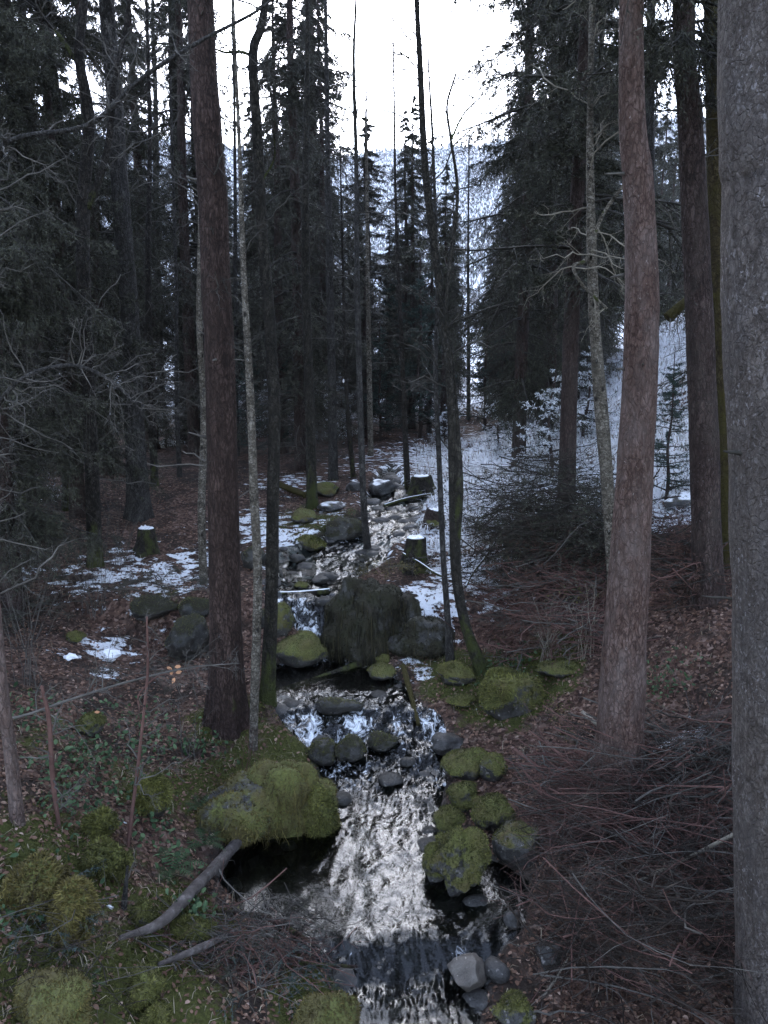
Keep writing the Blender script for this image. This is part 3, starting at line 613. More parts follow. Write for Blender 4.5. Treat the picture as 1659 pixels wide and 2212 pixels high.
bare_tree('alder_tree', [(675, 1097), (672, 1000), (668, 850), (660, 600), (662, 350), (666, 150)], [27, 22, 20, 18, 14, 10], None, 'straight olive mossy trunk above the upper left boulders', 'alder_bark', nb=24, branch_len=1.1, t0=.25, S=12, K=80, seed=39, extend=3)
bare_tree('slender_tree', [(794, 1185), (786, 1080), (778, 850), (772, 600), (769, 350), (765, 150), (770, 0)], [18, 15, 14, 12, 10, 7, 5], None, 'thin upright grey tree in the middle beside the stream', 'grey_bark', nb=34, branch_len=1.0, t0=.3, S=10, K=90, seed=40, extend=2)
bare_tree('alder_tree', [(1038, 1440), (1008, 1360), (988, 1260), (983, 1170), (978, 1000), (972, 850), (960, 700), (934, 500), (917, 350), (906, 120), (900, 0)], [30, 22, 22, 24, 18, 17, 17, 17, 15, 13, 11], 8.5, 'dark forked alder with curved mossy foot right of the stream', 'alder_bark', nb=34, branch_len=1.1, t0=.45, S=16, K=120, seed=41, bend=.03, extend=3,
          fork=[([(985, 1170), (992, 1050), (985, 900), (972, 750), (962, 690), (968, 600), (990, 420), (975, 300), (965, 230), (985, 160)], [19, 16, 15, 13, 10, 9, 7, 6, 5, 4])],
          limbs=[([(975, 300), (1000, 250), (1030, 230)], [5, 4, 3])])
bare_tree('slender_tree', [(972, 1420), (966, 1320), (957, 1200), (949, 1000), (941, 800), (944, 600), (934, 300), (926, 150)], [20, 14, 13, 12, 10, 8, 6, 4], 8.7, 'thinnest lichen-pale stem close left of the forked alder', 'grey_bark', nb=22, branch_len=.8, t0=.4, S=10, K=90, seed=42, bend=.02, extend=1)
# trunks of the left wood
bare_tree('spruce_tree', [(302, 1118), (290, 950), (278, 700), (266, 450), (252, 200), (243, 0)], [50, 42, 38, 36, 34, 32], None, 'grey-barked trunk on the left slope behind the snow-capped stump', 'grey_bark', nb=40, branch_len=1.3, t0=.1, twigm='dead_twig', S=16, K=80, seed=43, stubs=12, crown=(HIGH, 5.0, .85), extend=6)
bare_tree('spruce_tree', [(402, 958), (396, 750), (388, 500), (378, 250), (370, 0)], [32, 29, 27, 25, 22], None, 'dark straight trunk on the left crest right of the grey trunk', 'dark_bark', nb=30, branch_len=1.3, t0=.15, twigm='dead_twig', S=14, K=70, seed=44, crown=(HIGH, 6.5, .8), extend=6)
bare_tree('alder_tree', [(205, 1200), (198, 900), (186, 600), (180, 420), (184, 250), (172, 120), (178, 0)], [30, 28, 28, 27, 24, 20, 18], 10.5, 'crooked dark forked tree in the left thicket', 'dark_bark', nb=40, branch_len=1.4, t0=.1, twigm='dead_twig', S=14, K=80, seed=45, extend=4,
          fork=[([(188, 450), (215, 380), (235, 290), (250, 180), (270, 60), (280, 0)], [18, 15, 14, 12, 10, 8]), ([(178, 150), (130, 80), (80, 20), (60, 0)], [12, 10, 8, 6])])
bare_tree('slender_tree', [(440, 1262), (438, 1100), (434, 900), (432, 700), (428, 450)], [18, 17, 15, 13, 9], None, 'thin lichen-pale stem close left of the reddish spruce', 'pale_bark', nb=22, branch_len=.9, t0=.3, twigm='dead_twig', S=10, K=60, seed=46, extend=3)
for k, (pts, w, bm, lb) in enumerate([
        ([(388, 1030), (386, 850), (383, 650)], [11, 9, 7], 'grey_bark', 'thin bare pole on the left slope in front of the dark straight trunk'),
        ([(334, 1050), (330, 850), (325, 600), (318, 300)], [17, 15, 13, 9], 'dark_bark', 'slim dark pole right of the grey-barked trunk on the left slope'),
        ([(352, 920), (348, 750), (342, 500), (338, 250)], [18, 16, 14, 11], 'grey_bark', 'pale grey pole on the left crest against the snow'),
        ([(150, 1100), (146, 850), (140, 550), (132, 200)], [30, 27, 24, 20], 'dark_bark', 'dim thick trunk deep in the left thicket'),
        ([(55, 1120), (50, 850), (40, 500), (30, 100)], [26, 24, 22, 18], 'dark_bark', 'dim trunk near the left edge among dead twigs'),
        ([(512, 985), (512, 800), (508, 550), (503, 250)], [12, 11, 9, 6], 'grey_bark', 'slim grey pole seen between reddish spruce and pale knotted stem'),
        ([(720, 1035), (717, 850), (714, 650), (708, 300)], [22, 19, 16, 10], 'grey_bark', 'brown-grey trunk left of the middle tree at the upper stream'),
        ([(763, 1030), (752, 900), (745, 760)], [12, 10, 7], 'dark_bark', 'short leaning dark stem right of the brown-grey trunk'),
        ([(801, 985), (797, 800), (794, 600)], [13, 12, 9], 'pale_bark', 'pale pole close behind the middle tree'),
        ([(880, 1052), (874, 900), (866, 700), (856, 450)], [14, 12, 10, 6], 'dark_bark', 'slim dark leaning pole left of the forked alder'),
        ([(1012, 905), (1012, 760), (1010, 560)], [9, 8, 5], 'grey_bark', 'far thin pole right of the forked alder'),
        ([(1404, 940), (1408, 700), (1406, 400), (1404, 100)], [24, 24, 22, 20], 'grey_bark', 'grey trunk hidden behind the pinkish spruce'),
        ([(1560, 1000), (1562, 600), (1558, 200)], [26, 22, 18], 'dark_bark', 'dark trunk far behind the moss-covered tree')]):
    bare_tree('slender_tree', pts, w, None, lb, bm, nb=22, branch_len=1.0, t0=.2, twigm='dead_twig', S=10, K=50, seed=60 + k, extend=4, fine=2)
# near stems at the left edge
bare_tree('slender_tree', [(40, 1800), (22, 1650), (8, 1500), (-4, 1350), (-20, 1100)], [32, 26, 24, 21, 18], 4.9, 'lichen-spotted leaning trunk at the left picture edge', 'pink_bark', nb=14, branch_len=.7, t0=.1, twigm='dead_twig', S=16, K=70, seed=80, bend=.02, extend=4)
bare_tree('sapling', [(128, 1790), (112, 1680), (104, 1560), (92, 1480)], [8, 11, 10, 7], None, 'short snapped sapling beside the leaning left-edge trunk', 'red_twig', nb=8, branch_len=.5, t0=.2, twigm='dead_twig', S=8, K=40, seed=81, bend=.02)
bare_tree('sapling', [(276, 1830), (290, 1690), (306, 1560), (316, 1450), (320, 1330)], [9, 8, 7, 6, 4], None, 'thin brown sapling leaning right over the left bank', 'red_twig', nb=14, branch_len=.6, t0=.25, twigm='dead_twig', S=8, K=50, seed=82, bend=.03)
bare_tree('snag', [(245, 2130), (258, 2040), (268, 1960), (276, 1870)], [18, 16, 14, 5], 4.6, 'broken dead stem standing in the left foreground', 'grey_bark', nb=6, branch_len=.4, t0=.2, twigm='dead_twig', S=10, K=40, seed=83, bend=.02)
bare_tree('leaning_tree', [(-150, 1500), (-90, 900), (-20, 480), (35, 335), (180, 260), (320, 180), (435, 90), (560, 10), (640, -60)], [26, 20, 14, 11, 10, 9, 8, 6, 3], 6.4, 'long bare bough sweeping up across the dark left spruces', 'grey_bark', nb=55, branch_len=.9, t0=.1, twigm='dead_twig', S=8, K=90, seed=84, bend=.1)
bare_tree('leaning_tree', [(-130, 1450), (-60, 1000), (40, 840), (160, 790), (260, 830), (330, 920)], [18, 14, 10, 9, 7, 4], 7.2, 'bare grey shrub branch arching low from the left edge', 'grey_bark', nb=60, branch_len=1.0, t0=.15, twigm='dead_twig', S=8, K=60, seed=85, bend=.15)
bare_tree('leaning_tree', [(-60, 1560), (60, 1530), (150, 1510), (270, 1480), (400, 1450), (520, 1425)], [7, 6, 6, 5, 4, 2], 6.0, 'long thin bare branch reaching right from the left edge', 'dead_twig', nb=26, branch_len=.7, t0=.2, twigm='dead_twig', S=7, K=60, seed=86, bend=.1, flare=0)
# spruces with crowns
dn = place(HIGH, 1225, 1050, 12.2, (1.27, 1.27, .9), 'dense drooping spruce filling the space right of the forked alder', rz=.4)
for ch in list(dn.children):
    if ch.name.startswith('dead'): bpy.data.objects.remove(ch)
    elif ch.name.startswith('trunk'): ch.scale = (.55, .55, 1)
place(FULL, 1120, 1000, 15.5, (.8, .8, .9), 'dark spruce half hidden behind the dense drooping spruce', rz=2.)
place(SLIM, 652, 1040, 16.0, (1.05, 1.05, 1.), 'tall slim spruce left of the sky gap', rz=1.)
place(SLIM, 612, 1000, 18.5, (1.0, 1.0, .8), 'slim spruce just left of the tall one beside the sky gap', rz=2.2)
place(SLIM, 792, 990, 20.5, (1., 1., .58), 'shorter spruce below the left end of the far ridge', rz=3.)
place(SLIM, 872, 960, 26, (.9, .9, .72), 'small spruce in the middle below the far ridge', rz=4.)
place(YOUNG, 905, 990, 21, 1.15, 'young blue-green spruce left of the forked alder', rz=1.)
place(YOUNG, 1045, 950, 24, 1.1, 'young spruce in front of the bright far snowfield', rz=2.)
place(YOUNG, 840, 960, 24, 1.3, 'young spruce under the small middle spruce', rz=5.)
place(SNOWY, 1190, 1040, 13.4, .9, 'snow-dusted little spruce at the foot of the right slope', rz=.5)
place(SNOWY, 1075, 985, 18, .7, 'snow-dusted little spruce on the upper snow patch', rz=2.5)
place(SNOWY, 1260, 960, 16, .9, 'snow-dusted little spruce left of the pale mottled trunk', rz=4.)
place(YOUNG, 1440, 1040, 11.5, .55, 'small dark spruce between pinkish and brown trunks', rz=1.2)
for k, (xd, yd, Y, pr, sc, lb) in enumerate([
        (60, 1100, 12.5, FULL, .85, 'dense dark spruce at the far left edge'),
        (120, 1000, 18, HIGH, .95, 'high-crowned spruce second from the left edge'),
        (-60, 1150, 10.5, HIGH, .9, 'dead-branched spruce just outside the left edge reaching in'),
        (330, 990, 19, HIGH, .8, 'high-crowned spruce behind the slim dark pole'),
        (560, 960, 24, SLIM, .7, 'slim spruce behind the dark alder on the left bank'),
        (1640, 950, 14, HIGH, 1., 'dead-branched spruce behind the scaly grey trunk'),
        (1240, 880, 21, SLIM, 1., 'slim spruce on the upper slope behind the pale mottled trunk'),
        (20, 1180, 9.3, FULL, .7, 'nearest dark spruce at the left edge'),
        (235, 1040, 15.5, FULL, .85, 'dark spruce behind the crooked forked tree'),
        (325, 985, 20, FULL, .8, 'dark spruce right behind the grey-barked trunk'),
        (450, 975, 20, SLIM, .9, 'slim spruce directly behind the thick reddish trunk'),
        (165, 1080, 12.8, FULL, .75, 'dark spruce between the left edge and the crooked forked tree'),
        (420, 980, 18, SLIM, 1.1, 'slim spruce left behind the thick reddish trunk'),
        (700, 985, 21, SLIM, .9, 'slim spruce behind the brown-grey trunk'),
        (1180, 930, 18, FULL, .9, 'dark spruce above the snow-dusted little spruces'),
        (1590, 1000, 13, SLIM, 1., 'slim dark spruce behind the moss-covered trunk')]):
    place(pr, xd, yd, Y, sc, lb, rz=k * 1.3)
r = np.random.default_rng(90)
for k in range(205):                                  # the wood further up the valley
    Y = 22 + 42 * r.random() ** 1.3; xd = r.uniform(-100, 1700) if k % 2 else r.uniform(560, 1320)
    if 985 < xd < 1050: continue
    pr = [SLIM, SLIM, HIGH, FULL][r.integers(4)]; hs = r.uniform(.65, 1.0)
    if 690 < xd < 1100: hs = min(hs, r.uniform(.4, .62))
    if 240 < xd < 570: hs = min(hs, .66 * Y / 24 * .75)
    if 1300 < xd < 1560: continue
    place(pr, xd, 900, Y, (hs, hs, hs * r.uniform(.85, 1.1)), *[('distant spruce in the wood left of the thick reddish trunk', 'distant spruces left of the reddish trunk'), ('distant spruce between the reddish trunk and the sky gap', 'distant spruces left of the sky gap'), ('distant spruce up the valley under the far ridge', 'distant spruces under the far ridge'),
        ('distant spruce behind the dense drooping spruces on the right', 'distant spruces behind the drooping ones'), ('distant spruce high on the right slope beyond the big trunks', 'distant spruces on the right slope')][int(np.searchsorted([470, 690, 1060, 1320], xd))], r=r)
for k, (x, y, pr) in enumerate([(-8.5, 4, HIGH), (-7.5, 7.5, FULL), (-10, 10, FULL), (8, 5, HIGH), (8.5, 9, FULL), (11, 13, HIGH), (-6, -3, FULL), (6.5, -2, FULL), (-12, 15, FULL), (13, 8, FULL), (-4, -8, FULL), (5, -8, FULL), (0, -11, FULL)]):
    copy_tree(pr, (x, y, float(H(x, y)) - .05), k * 1.1, 1.05, 'spruce standing just beside the view', 'spruces around the viewpoint')
for k in range(9):
    place([SLIM, FULL][k % 2], 1385 + 12 * k, 800, 30 + 3.1 * ((k * 5) % 9), .75, 'distant spruce in the gap between pinkish and brown trunks', 'distant spruces between the right trunks', r=r)
UND = [(130, 1030, 15), (60, 1060, 13), (250, 1000, 18), (470, 985, 19), (540, 1000, 17.5), (360, 975, 19.5), (620, 990, 18.5), (690, 985, 20), (430, 965, 21), (740, 975, 21), (200, 980, 19.5), (580, 965, 22), (820, 975, 20), (960, 985, 19.5)]
for k, (xd, yd, Y) in enumerate(UND):
    place([YOUNG, SNOWY][k % 2], xd, yd, Y, r.uniform(.45, .8), 'knee-high to man-high spruce seedling on the crest behind the trunks', 'spruce seedlings under the trees', r=r)
for pr in PROTO:                                     # originals were only patterns for the copies
    for ch in list(pr.children): bpy.data.objects.remove(ch)
    bpy.data.objects.remove(pr)

# ------------------------------------------------------------------ rocks
_bm = {}
def ico(n):
    if n not in _bm:
        b_ = bmesh.new(); bmesh.ops.create_icosphere(b_, subdivisions=n, radius=1); b_.verts.ensure_lookup_table()
        _bm[n] = (np.array([v.co[:] for v in b_.verts]), np.array([[v.index for v in f.verts] for f in b_.faces])); b_.free()
    return _bm[n]
def vnorm(V, Fc):
    fn = np.cross(V[Fc[:, 1]] - V[Fc[:, 0]], V[Fc[:, 2]] - V[Fc[:, 0]]); n = np.zeros_like(V)
    for k in range(3): np.add.at(n, Fc[:, k], fn)
    return unit(n), fn
def tufts(V, Fc, w, n, ln, wd, r, droop=.3):
    _, fn = vnorm(V, Fc); ar = np.linalg.norm(fn, axis=1) * np.clip(w[Fc].mean(1), 0, None); ar = ar / ar.sum()
    f = r.choice(len(Fc), n, p=ar); a = r.random((n, 2)); sw = a.sum(1) > 1; a[sw] = 1 - a[sw]
    p = V[Fc[f, 0]] + a[:, :1] * (V[Fc[f, 1]] - V[Fc[f, 0]]) + a[:, 1:] * (V[Fc[f, 2]] - V[Fc[f, 0]]); nn = unit(fn[f])
    d = unit(nn + r.normal(0, .55, (n, 3)) + np.array([0, 0, -droop])); s = unit(np.cross(d, r.normal(size=(n, 3)))) * wd * r.uniform(.6, 1.3, (n, 1))
    l = ln * r.uniform(.4, 1.2, (n, 1))
    return np.stack([p - nn * .004 + s, p - nn * .004 - s, p + d * l], 1).reshape(-1, 3), np.arange(3 * n).reshape(-1, 3)
def rock(name, label, xd, yb, w, h,  mat='rock', moss=.8, seed=0, sub=4, ang=.5, cat='rock', depth=1., tuft=1500, tl=.021, tm='moss_tuft', group=None, sink=.25, snow=0., lump=.28, at=None, lift=0., allmoss=0.):
    r = np.random.default_rng(seed + 1000); base = G(xd, yb) if at is None else np.array(at, float)
    rx = px(w, base) / 2; hz = px(h, base) * .80; ry = rx * depth
    V, Fc = ico(sub); V = V.copy(); sd_ = r.uniform(0, 100)
    for k in range(int(4 + ang * 9)):                         # broken faces
        n = unit(r.normal(size=3)); d = r.uniform(.72 - .2 * ang, .95 - .1 * ang); e = V @ n - d; V = V - np.where(e > 0, e, 0)[:, None] * n * (.4 + .6 * ang) 
    V = V * (1 + 1.5 * lump * fbm(V * 1.15 + sd_, 4))[:, None] + .035 * unit(V) * fbm(V * 7 + sd_, 3)[:, None]
    V = V / np.abs(V).max(0) * np.array([rx, ry, hz * (.5 + sink * .5)]); zc = hz * (.5 - sink * .5)
    N_, _ = vnorm(V, Fc); nz = N_[:, 2]
    mo = np.clip(moss * (.55 + .55 * nz) + .25 * moss * fbm(V / max(rx, .05) * 2 + sd_, 3), 0, 1) if moss > 0 else np.zeros(len(V))
    rel = (V[:, 2] + zc) / max(hz, .01); mo = mo * sstep(-.02, .22, rel)
    mo = mo * (.68 + .32 * sstep(-.35, .05, fbm(V / max(rx, .05) * 1.6 + sd_ + 31, 3)))
    if allmoss: mo = np.clip(allmoss + .35 * fbm(V * 6 + sd_, 3), 0, 1)
    at_ = {'moss': mo, 'snow': np.clip((nz - .35) * 1.6, 0, 1) * snow + .25 * fbm(V * 5 + sd_, 3) * (snow > 0)}
    loc = (base[0], base[1] + ry * .55, base[2] + zc + lift)
    o = thing(name, (loc[0], loc[1], base[2] + lift), label, cat, group)
    obj('stone', make_mesh('stone', V + np.array([0, 0, zc]), Fc, M[mat], at_), o)
    if tuft and moss > 0:
        nt_ = int(tuft); TV, TF = tufts(V, Fc, np.clip(mo - .3, 0, 1) + 1e-6, nt_, tl, tl * .22, r)
        mb = MB(); mb.add(TV + np.array([0, 0, zc]), TF, rnd=np.repeat(np.clip(r.normal(.40, .2, nt_) + .55 * fbm(TV[::3] * 7 + sd_, 3), 0, 1), 3))
        tag(obj('moss', mb.mesh('moss', M[tm], smooth=False), o), kind='stuff')
    return o
ROCKS = [  # label, x, bottom y, width, height, material, moss, extras
    ('largest moss-capped boulder at the right water edge', 988, 1935, 150, 165, 'rock', 1.0, dict(sub=5, tuft=6500, lump=.42, ang=.6, seed=111)),
    ('small mossy lobe against the left side of the largest boulder', 936, 1905, 62, 100, 'rock', .9, dict(tuft=1500, seed=2, lump=.2)),
    ('rounded mossy boulder above and right of the largest one', 1066, 1795, 98, 92, 'rock', 1.1, dict(tuft=3500, seed=3, ang=.5, lump=.35)),
    ('egg-shaped mossy stone highest of the right-bank group', 1002, 1750, 70, 66, 'rock', 1.1, dict(tuft=2200, seed=4, ang=.4, lump=.3)),
    ('low mossy stone wedged behind the largest boulder', 972, 1800, 78, 48, 'rock', 1., dict(tuft=1500, seed=5)),
    ('half-bare grey boulder right of the largest mossy one', 1125, 1880, 120, 95, 'rock', .55, dict(tuft=1200, seed=6, ang=.7)),
    ('broad mossy rock with leaves above the egg-shaped stone', 1012, 1682, 115, 72, 'rock', 1., dict(tuft=2500, seed=7, depth=.8)),
    ('mossy clump behind the broad mossy rock', 1068, 1690, 62, 66, 'rock', .9, dict(tuft=1200, seed=8)),
    ('bare purplish grey rock at the right of the rapids', 972, 1630, 78, 50, 'rock', .2, dict(tuft=0, seed=9, ang=.6)),
    ('dark mossy rock in midstream, middle of three', 752, 1645, 76, 58, 'rock_dark', .8, dict(tuft=800, seed=10)),
    ('dark flat rock in midstream, rightmost of three', 828, 1625, 72, 40, 'rock_dark', .7, dict(tuft=600, seed=11)),
    ('dark rock against the left mound, leftmost of three in midstream', 695, 1650, 62, 55, 'rock_dark', .7, dict(tuft=500, seed=12)),
    ('angular bare tan rock at the foot of the near pool', 1016, 2145, 96, 92, 'rock_pale', 0, dict(tuft=0, seed=13, ang=1.3, sub=4, lump=.06)),
    ('mossy boulder at the foot of the little waterfall', 645, 1438, 128, 76, 'rock', 1., dict(tuft=3000, seed=14, ang=.3)),
    ('upright mossy boulder left of the waterfall', 606, 1372, 56, 88, 'rock', .9, dict(tuft=1500, seed=15, depth=1.3)),
    ('small bright mossy stone by the end of the dark log', 828, 1440, 36, 30, 'rock', 1.2, dict(tuft=700, seed=16)),
    ('low mossy stone under the bright small one', 822, 1470, 66, 34, 'rock', .8, dict(tuft=700, seed=17)),
    ('dark slab splitting the rapids above the three midstream rocks', 728, 1545, 120, 38, 'rock_dark', .5, dict(tuft=400, seed=18, depth=.5)),
    ('submerged dark stone in the lower rapids', 845, 1700, 60, 22, 'rock_dark', 0, dict(tuft=0, seed=19, sub=3)),
    ('dark wet stone beside the right rapids', 880, 1660, 40, 20, 'rock_dark', 0, dict(tuft=0, seed=20, sub=3)),
    ('bright green mossy boulder by the upper stream', 672, 1190, 62, 42, 'rock', 1.2, dict(tuft=1200, seed=21, tl=.04)),
    ('wide dark mossy boulder right of the bright green one', 745, 1168, 95, 58, 'rock_dark', .9, dict(tuft=1000, seed=22, depth=.8)),
    ('dark square rock in the upper shallows', 640, 1216, 36, 24, 'rock_dark', .4, dict(tuft=0, seed=23, sub=3)),
    ('dark rock seen between pale stem and alder', 548, 1228, 62, 60, 'rock_dark', .6, dict(tuft=400, seed=24)),
    ('dark mossy rock behind the foot of the alder', 570, 1360, 56, 52, 'rock_dark', .6, dict(tuft=400, seed=25)),
    ('mossy rock behind the olive trunk', 705, 1075, 70, 40, 'rock', .9, dict(tuft=700, seed=26)),
    ('snow-capped dark rock under the far pole', 762, 1062, 44, 30, 'rock_snow', .3, dict(tuft=0, seed=27, snow=.55)),
    ('larger snow-capped dark rock at the head of the stream', 825, 1070, 60, 42, 'rock_snow', .3, dict(tuft=0, seed=28, snow=.55)),
    ('small green stone touching the crossing dark log', 650, 1272, 32, 16, 'rock', 1.2, dict(tuft=400, seed=29, sub=3)),
    ('mossy hump behind the forked alder', 940, 1142, 46, 28, 'rock', .8, dict(tuft=500, seed=30)),
    ('dark snow-topped rock on the right slope', 1480, 1105, 85, 48, 'rock_snow', .5, dict(tuft=300, seed=31, snow=.6)),
    ('tall moss cushion on the left bank', 322, 1765, 82, 105, 'rock', 1.3, dict(tuft=4500, tl=.035, seed=32, ang=.1)),
    ('darker moss cushion left of the tall one', 212, 1820, 78, 80, 'rock', 1.2, dict(tuft=3000, tl=.035, seed=33, ang=.1, lump=.5)),
    ('round mossy stone at mid left under twigs', 190, 1590, 62, 52, 'rock', 1., dict(tuft=1500, seed=34)),
    ('small moss-topped stone near the left snow', 160, 1388, 42, 26, 'rock', 1.2, dict(tuft=700, seed=35)),
    ('dark hollow boulder on the left before the snow', 405, 1425, 110, 110, 'rock_dark', .6, dict(tuft=1200, seed=36)),
    ('long mossy boulder behind the dark hollow one', 330, 1340, 130, 52, 'rock_dark', .9, dict(tuft=1500, seed=37)),
    ('mossy boulder close behind the reddish spruce', 425, 1340, 80, 60, 'rock_dark', .8, dict(tuft=900, seed=38)),
    ('white icy snow lump left of centre', 236, 1432, 46, 34, 'snow', 0, dict(tuft=0, seed=39, sub=4, ang=.9, lump=.7)),
    ('smaller white snow lump further left', 150, 1428, 34, 16, 'snow', 0, dict(tuft=0, seed=40, sub=4, ang=.9, lump=.7)),
    ('brown-green mossy boulder cut by the bottom edge', 715, 2290, 165, 150, 'rock', 1.1, dict(tuft=6000, tm='brown_moss', seed=41, sub=4, ang=.2, lump=.5, allmoss=.8)),
    ('bright mossy knob at the bottom left', 305, 2180, 92, 90, 'rock', 1.3, dict(tuft=3500, seed=42, ang=.2, lump=.5, allmoss=.8)),
    ('smaller mossy knob below the bright one', 330, 2260, 90, 70, 'rock', 1.3, dict(tuft=2500, seed=43)),
    ('mossy stump-like hump at the foot of the forked alder', 990, 1480, 95, 50, 'rock', 1.2, dict(tuft=2500, seed=44, depth=.8)),
    ('large moss-covered root hump right of the forked alder', 1115, 1545, 150, 118, 'rock', 1.25, dict(tuft=6000, tl=.035, seed=45, sub=4, depth=.8)),
    ('grey stone under the lower right brush', 1190, 2100, 70, 60, 'rock', .2, dict(tuft=0, seed=46)),
    ('grey stone at the water edge below the brush', 1108, 2005, 42, 40, 'rock', .1, dict(tuft=0, seed=47, sub=3)),
    ('mossy stone at the bottom beside the outflow', 1120, 2235, 110, 66, 'rock', .7, dict(tuft=1500, seed=48)),
    ('brown stone at the right foot of the tan rock', 1075, 2120, 60, 46, 'rock', .3, dict(tuft=0, seed=49, sub=3)),
    ('moss hummock at the left edge below the leaning trunk', 70, 1990, 150, 150, 'rock', 1.3, dict(tuft=6000, tl=.035, tm='brown_moss', seed=50, sub=4, ang=.1, lump=.5, allmoss=.8)),
    ('lumpy bright moss pillow right of the left hummock', 150, 2050, 95, 190, 'rock', 1.3, dict(tuft=5000, tl=.035, tm='brown_moss', seed=51, sub=4, ang=.1, lump=.5, allmoss=.8)),
    ('arched mossy root hump left of the broken stem', 215, 1905, 120, 85, 'rock', 1.25, dict(tuft=4000, tl=.035, seed=52, ang=.2, lump=.5, allmoss=.8, depth=.7)),
    ('low green moss mat under the driftwood log', 415, 2035, 105, 50, 'rock', 1.3, dict(tuft=3500, seed=53, depth=.6)),
    ('moss knob right of the broken stem', 305, 2010, 60, 80, 'rock', 1.2, dict(tuft=2000, seed=54)),
    ('dark mossy bank boulder at the bottom left corner', 90, 2260, 190, 150, 'rock', 1., dict(tuft=6000, seed=55, sub=4, lump=.5, allmoss=.8, tm='brown_moss')),
    ('mossy rock in the upper shallows by the olive trunk', 655, 1130, 60, 34, 'rock', .9, dict(tuft=600, seed=56)),
    ('snowy flat rock right of the olive trunk', 715, 1105, 70, 26, 'rock_snow', .5, dict(tuft=0, seed=57, snow=.5)),
    ('two-toned wet stone at the top of the waterfall', 690, 1262, 40, 20, 'rock_dark', 0, dict(tuft=0, seed=58, sub=3)),
    ('moss lump on the leafy bank right of the rapids', 1000, 1530, 70, 26, 'rock', 1.3, dict(tuft=1200, seed=59)),
    ('long green moss lump right of the leaf bank', 1210, 1470, 120, 38, 'rock', 1.2, dict(tuft=1800, seed=60, depth=.6)),
]
for lb, x, yb, w, h, mt, mo_, kw in ROCKS:
    rock('snow_lump' if mt == 'snow' else 'boulder', lb, x, yb, w, h, mt, mo_, cat='snow' if mt == 'snow' else 'rock', **kw)
r = np.random.default_rng(5)
for k in range(125):                                          # loose stones in the stream bed
    up_ = k >= 60; y = r.uniform(10., 15.8) if up_ else r.uniform(4., 14.5); c_, h_ = stream(y); s = r.uniform(-1.2, 1.2) if up_ else r.choice([-1, 1]) * r.uniform(.6, 1.12); x = c_ + s * h_; sz = r.uniform(.06, .2) if up_ else r.uniform(.05, .16)
    V, Fc = ico(3); V = V * (1 + .3 * fbm(V * 1.5 + k * 3.1, 3))[:, None] * np.array([sz, sz * r.uniform(.6, 1), sz * r.uniform(.45, .7)])
    o = obj('stream_stone', make_mesh('stream_stone', V, Fc, M['rock_dark' if r.random() < .6 else 'rock'], {'moss': np.clip(V[:, 2] / sz * .8, 0, 1) * r.random(), 'snow': V[:, 0] * 0}))
    o.location = (x, y, float(max(H(x, y), zs(y) - .06)) + sz * .05); tag(o, *[('small wet stone below the lip of the near pool', 'stone', 'stones below the near pool'), ('small wet stone at the edge of the near pool', 'stone', 'stones at the near pool'), ('small wet stone in the rapids between pool and waterfall', 'stone', 'stones in the rapids'), ('small stone in the upper stream above the waterfall', 'stone', 'stones in the upper stream')][int(np.searchsorted([4.9, 6.9, 9.5], y))])

# big dark boulder beside the waterfall, hung with roots and moss
b0 = rock('overhung_boulder', 'huge dark boulder hung with roots and moss right of the waterfall', 808, 1405, 250, 205, 'rock_dark', .6, allmoss=.62, seed=83, sub=5, tuft=9000, tl=.03, tm='dark_moss', ang=.15, depth=.75, lump=.42, sink=.5)
b1 = rock('overhung_boulder', 'long low dark boulder joined to the right of the huge one', 915, 1412, 170, 95, 'rock_dark', .7, allmoss=.5, seed=71, sub=4, tuft=3500, tl=.03, tm='dark_moss', ang=.8, depth=.7, lump=.45, sink=.5)
def strands(parent, me_obj, n, ln, r, mat, rad=.004, face=-1):
    me = me_obj.data; V = np.empty(len(me.vertices) * 3); me.vertices.foreach_get('co', V); V = V.reshape(-1, 3)
    zt = np.quantile(V[:, 2], .35); cand = V[(V[:, 2] > zt) & (V[:, 1] < 0)]; p = cand[r.integers(0, len(cand), n)]
    K = 6; s = np.linspace(0, 1, K)[None, :, None]; L = ln * r.uniform(.4, 1.2, (n, 1, 1))
    q = p[:, None] + s * L * np.array([0, 0, -1.]) + np.array([0, -.12, 0]) * np.sin(s * 2.2) * L + np.cumsum(r.normal(0, .012, (n, K, 3)), 1)
    V, Fs = tubes(q, rad * r.uniform(.5, 1.3, (n, 1)) * (1 - .6 * s[0, :, 0]), 3); mb = MB(); mb.add(V, Fs, rnd=rnd_attr(len(V), K * 3, r))
    tag(obj('hanging_roots', mb.mesh('hanging_roots', M[mat]), parent), kind='stuff')
r = np.random.default_rng(8)
strands(b0, b0.children[0], 520, .5, r, 'dark_moss', .006); strands(b1, b1.children[0], 180, .2, r, 'dark_moss', .005)
# root mound under the pale knotted stem
m0 = rock('root_mound', 'mossy undercut root mound under the pale knotted stem', 620, 1815, 215, 205, 'rock', .95, seed=72, sub=5, tuft=10000, tl=.024, tm='brown_moss', ang=.5, depth=.75, lump=.5, sink=.6, allmoss=.75, cat='mound')
m1 = rock('root_mound', 'bright moss shoulder at the water end of the root mound', 695, 1805, 85, 150, 'rock', 1.3, sink=.6, lump=.45, seed=73, allmoss=.9, sub=5, tuft=6000, tl=.035, ang=.1, depth=.8, cat='mound')
m2 = rock('root_mound', 'brown leafy bank sloping left of the root mound', 490, 1800, 200, 115, 'rock', .8, seed=74, sub=4, tuft=4000, tl=.035, tm='brown_moss', ang=.3, depth=.8, cat='mound', lump=.5, sink=.6, allmoss=.6)
strands(m0, m0.children[0], 200, .22, r, 'brown_moss', .004)

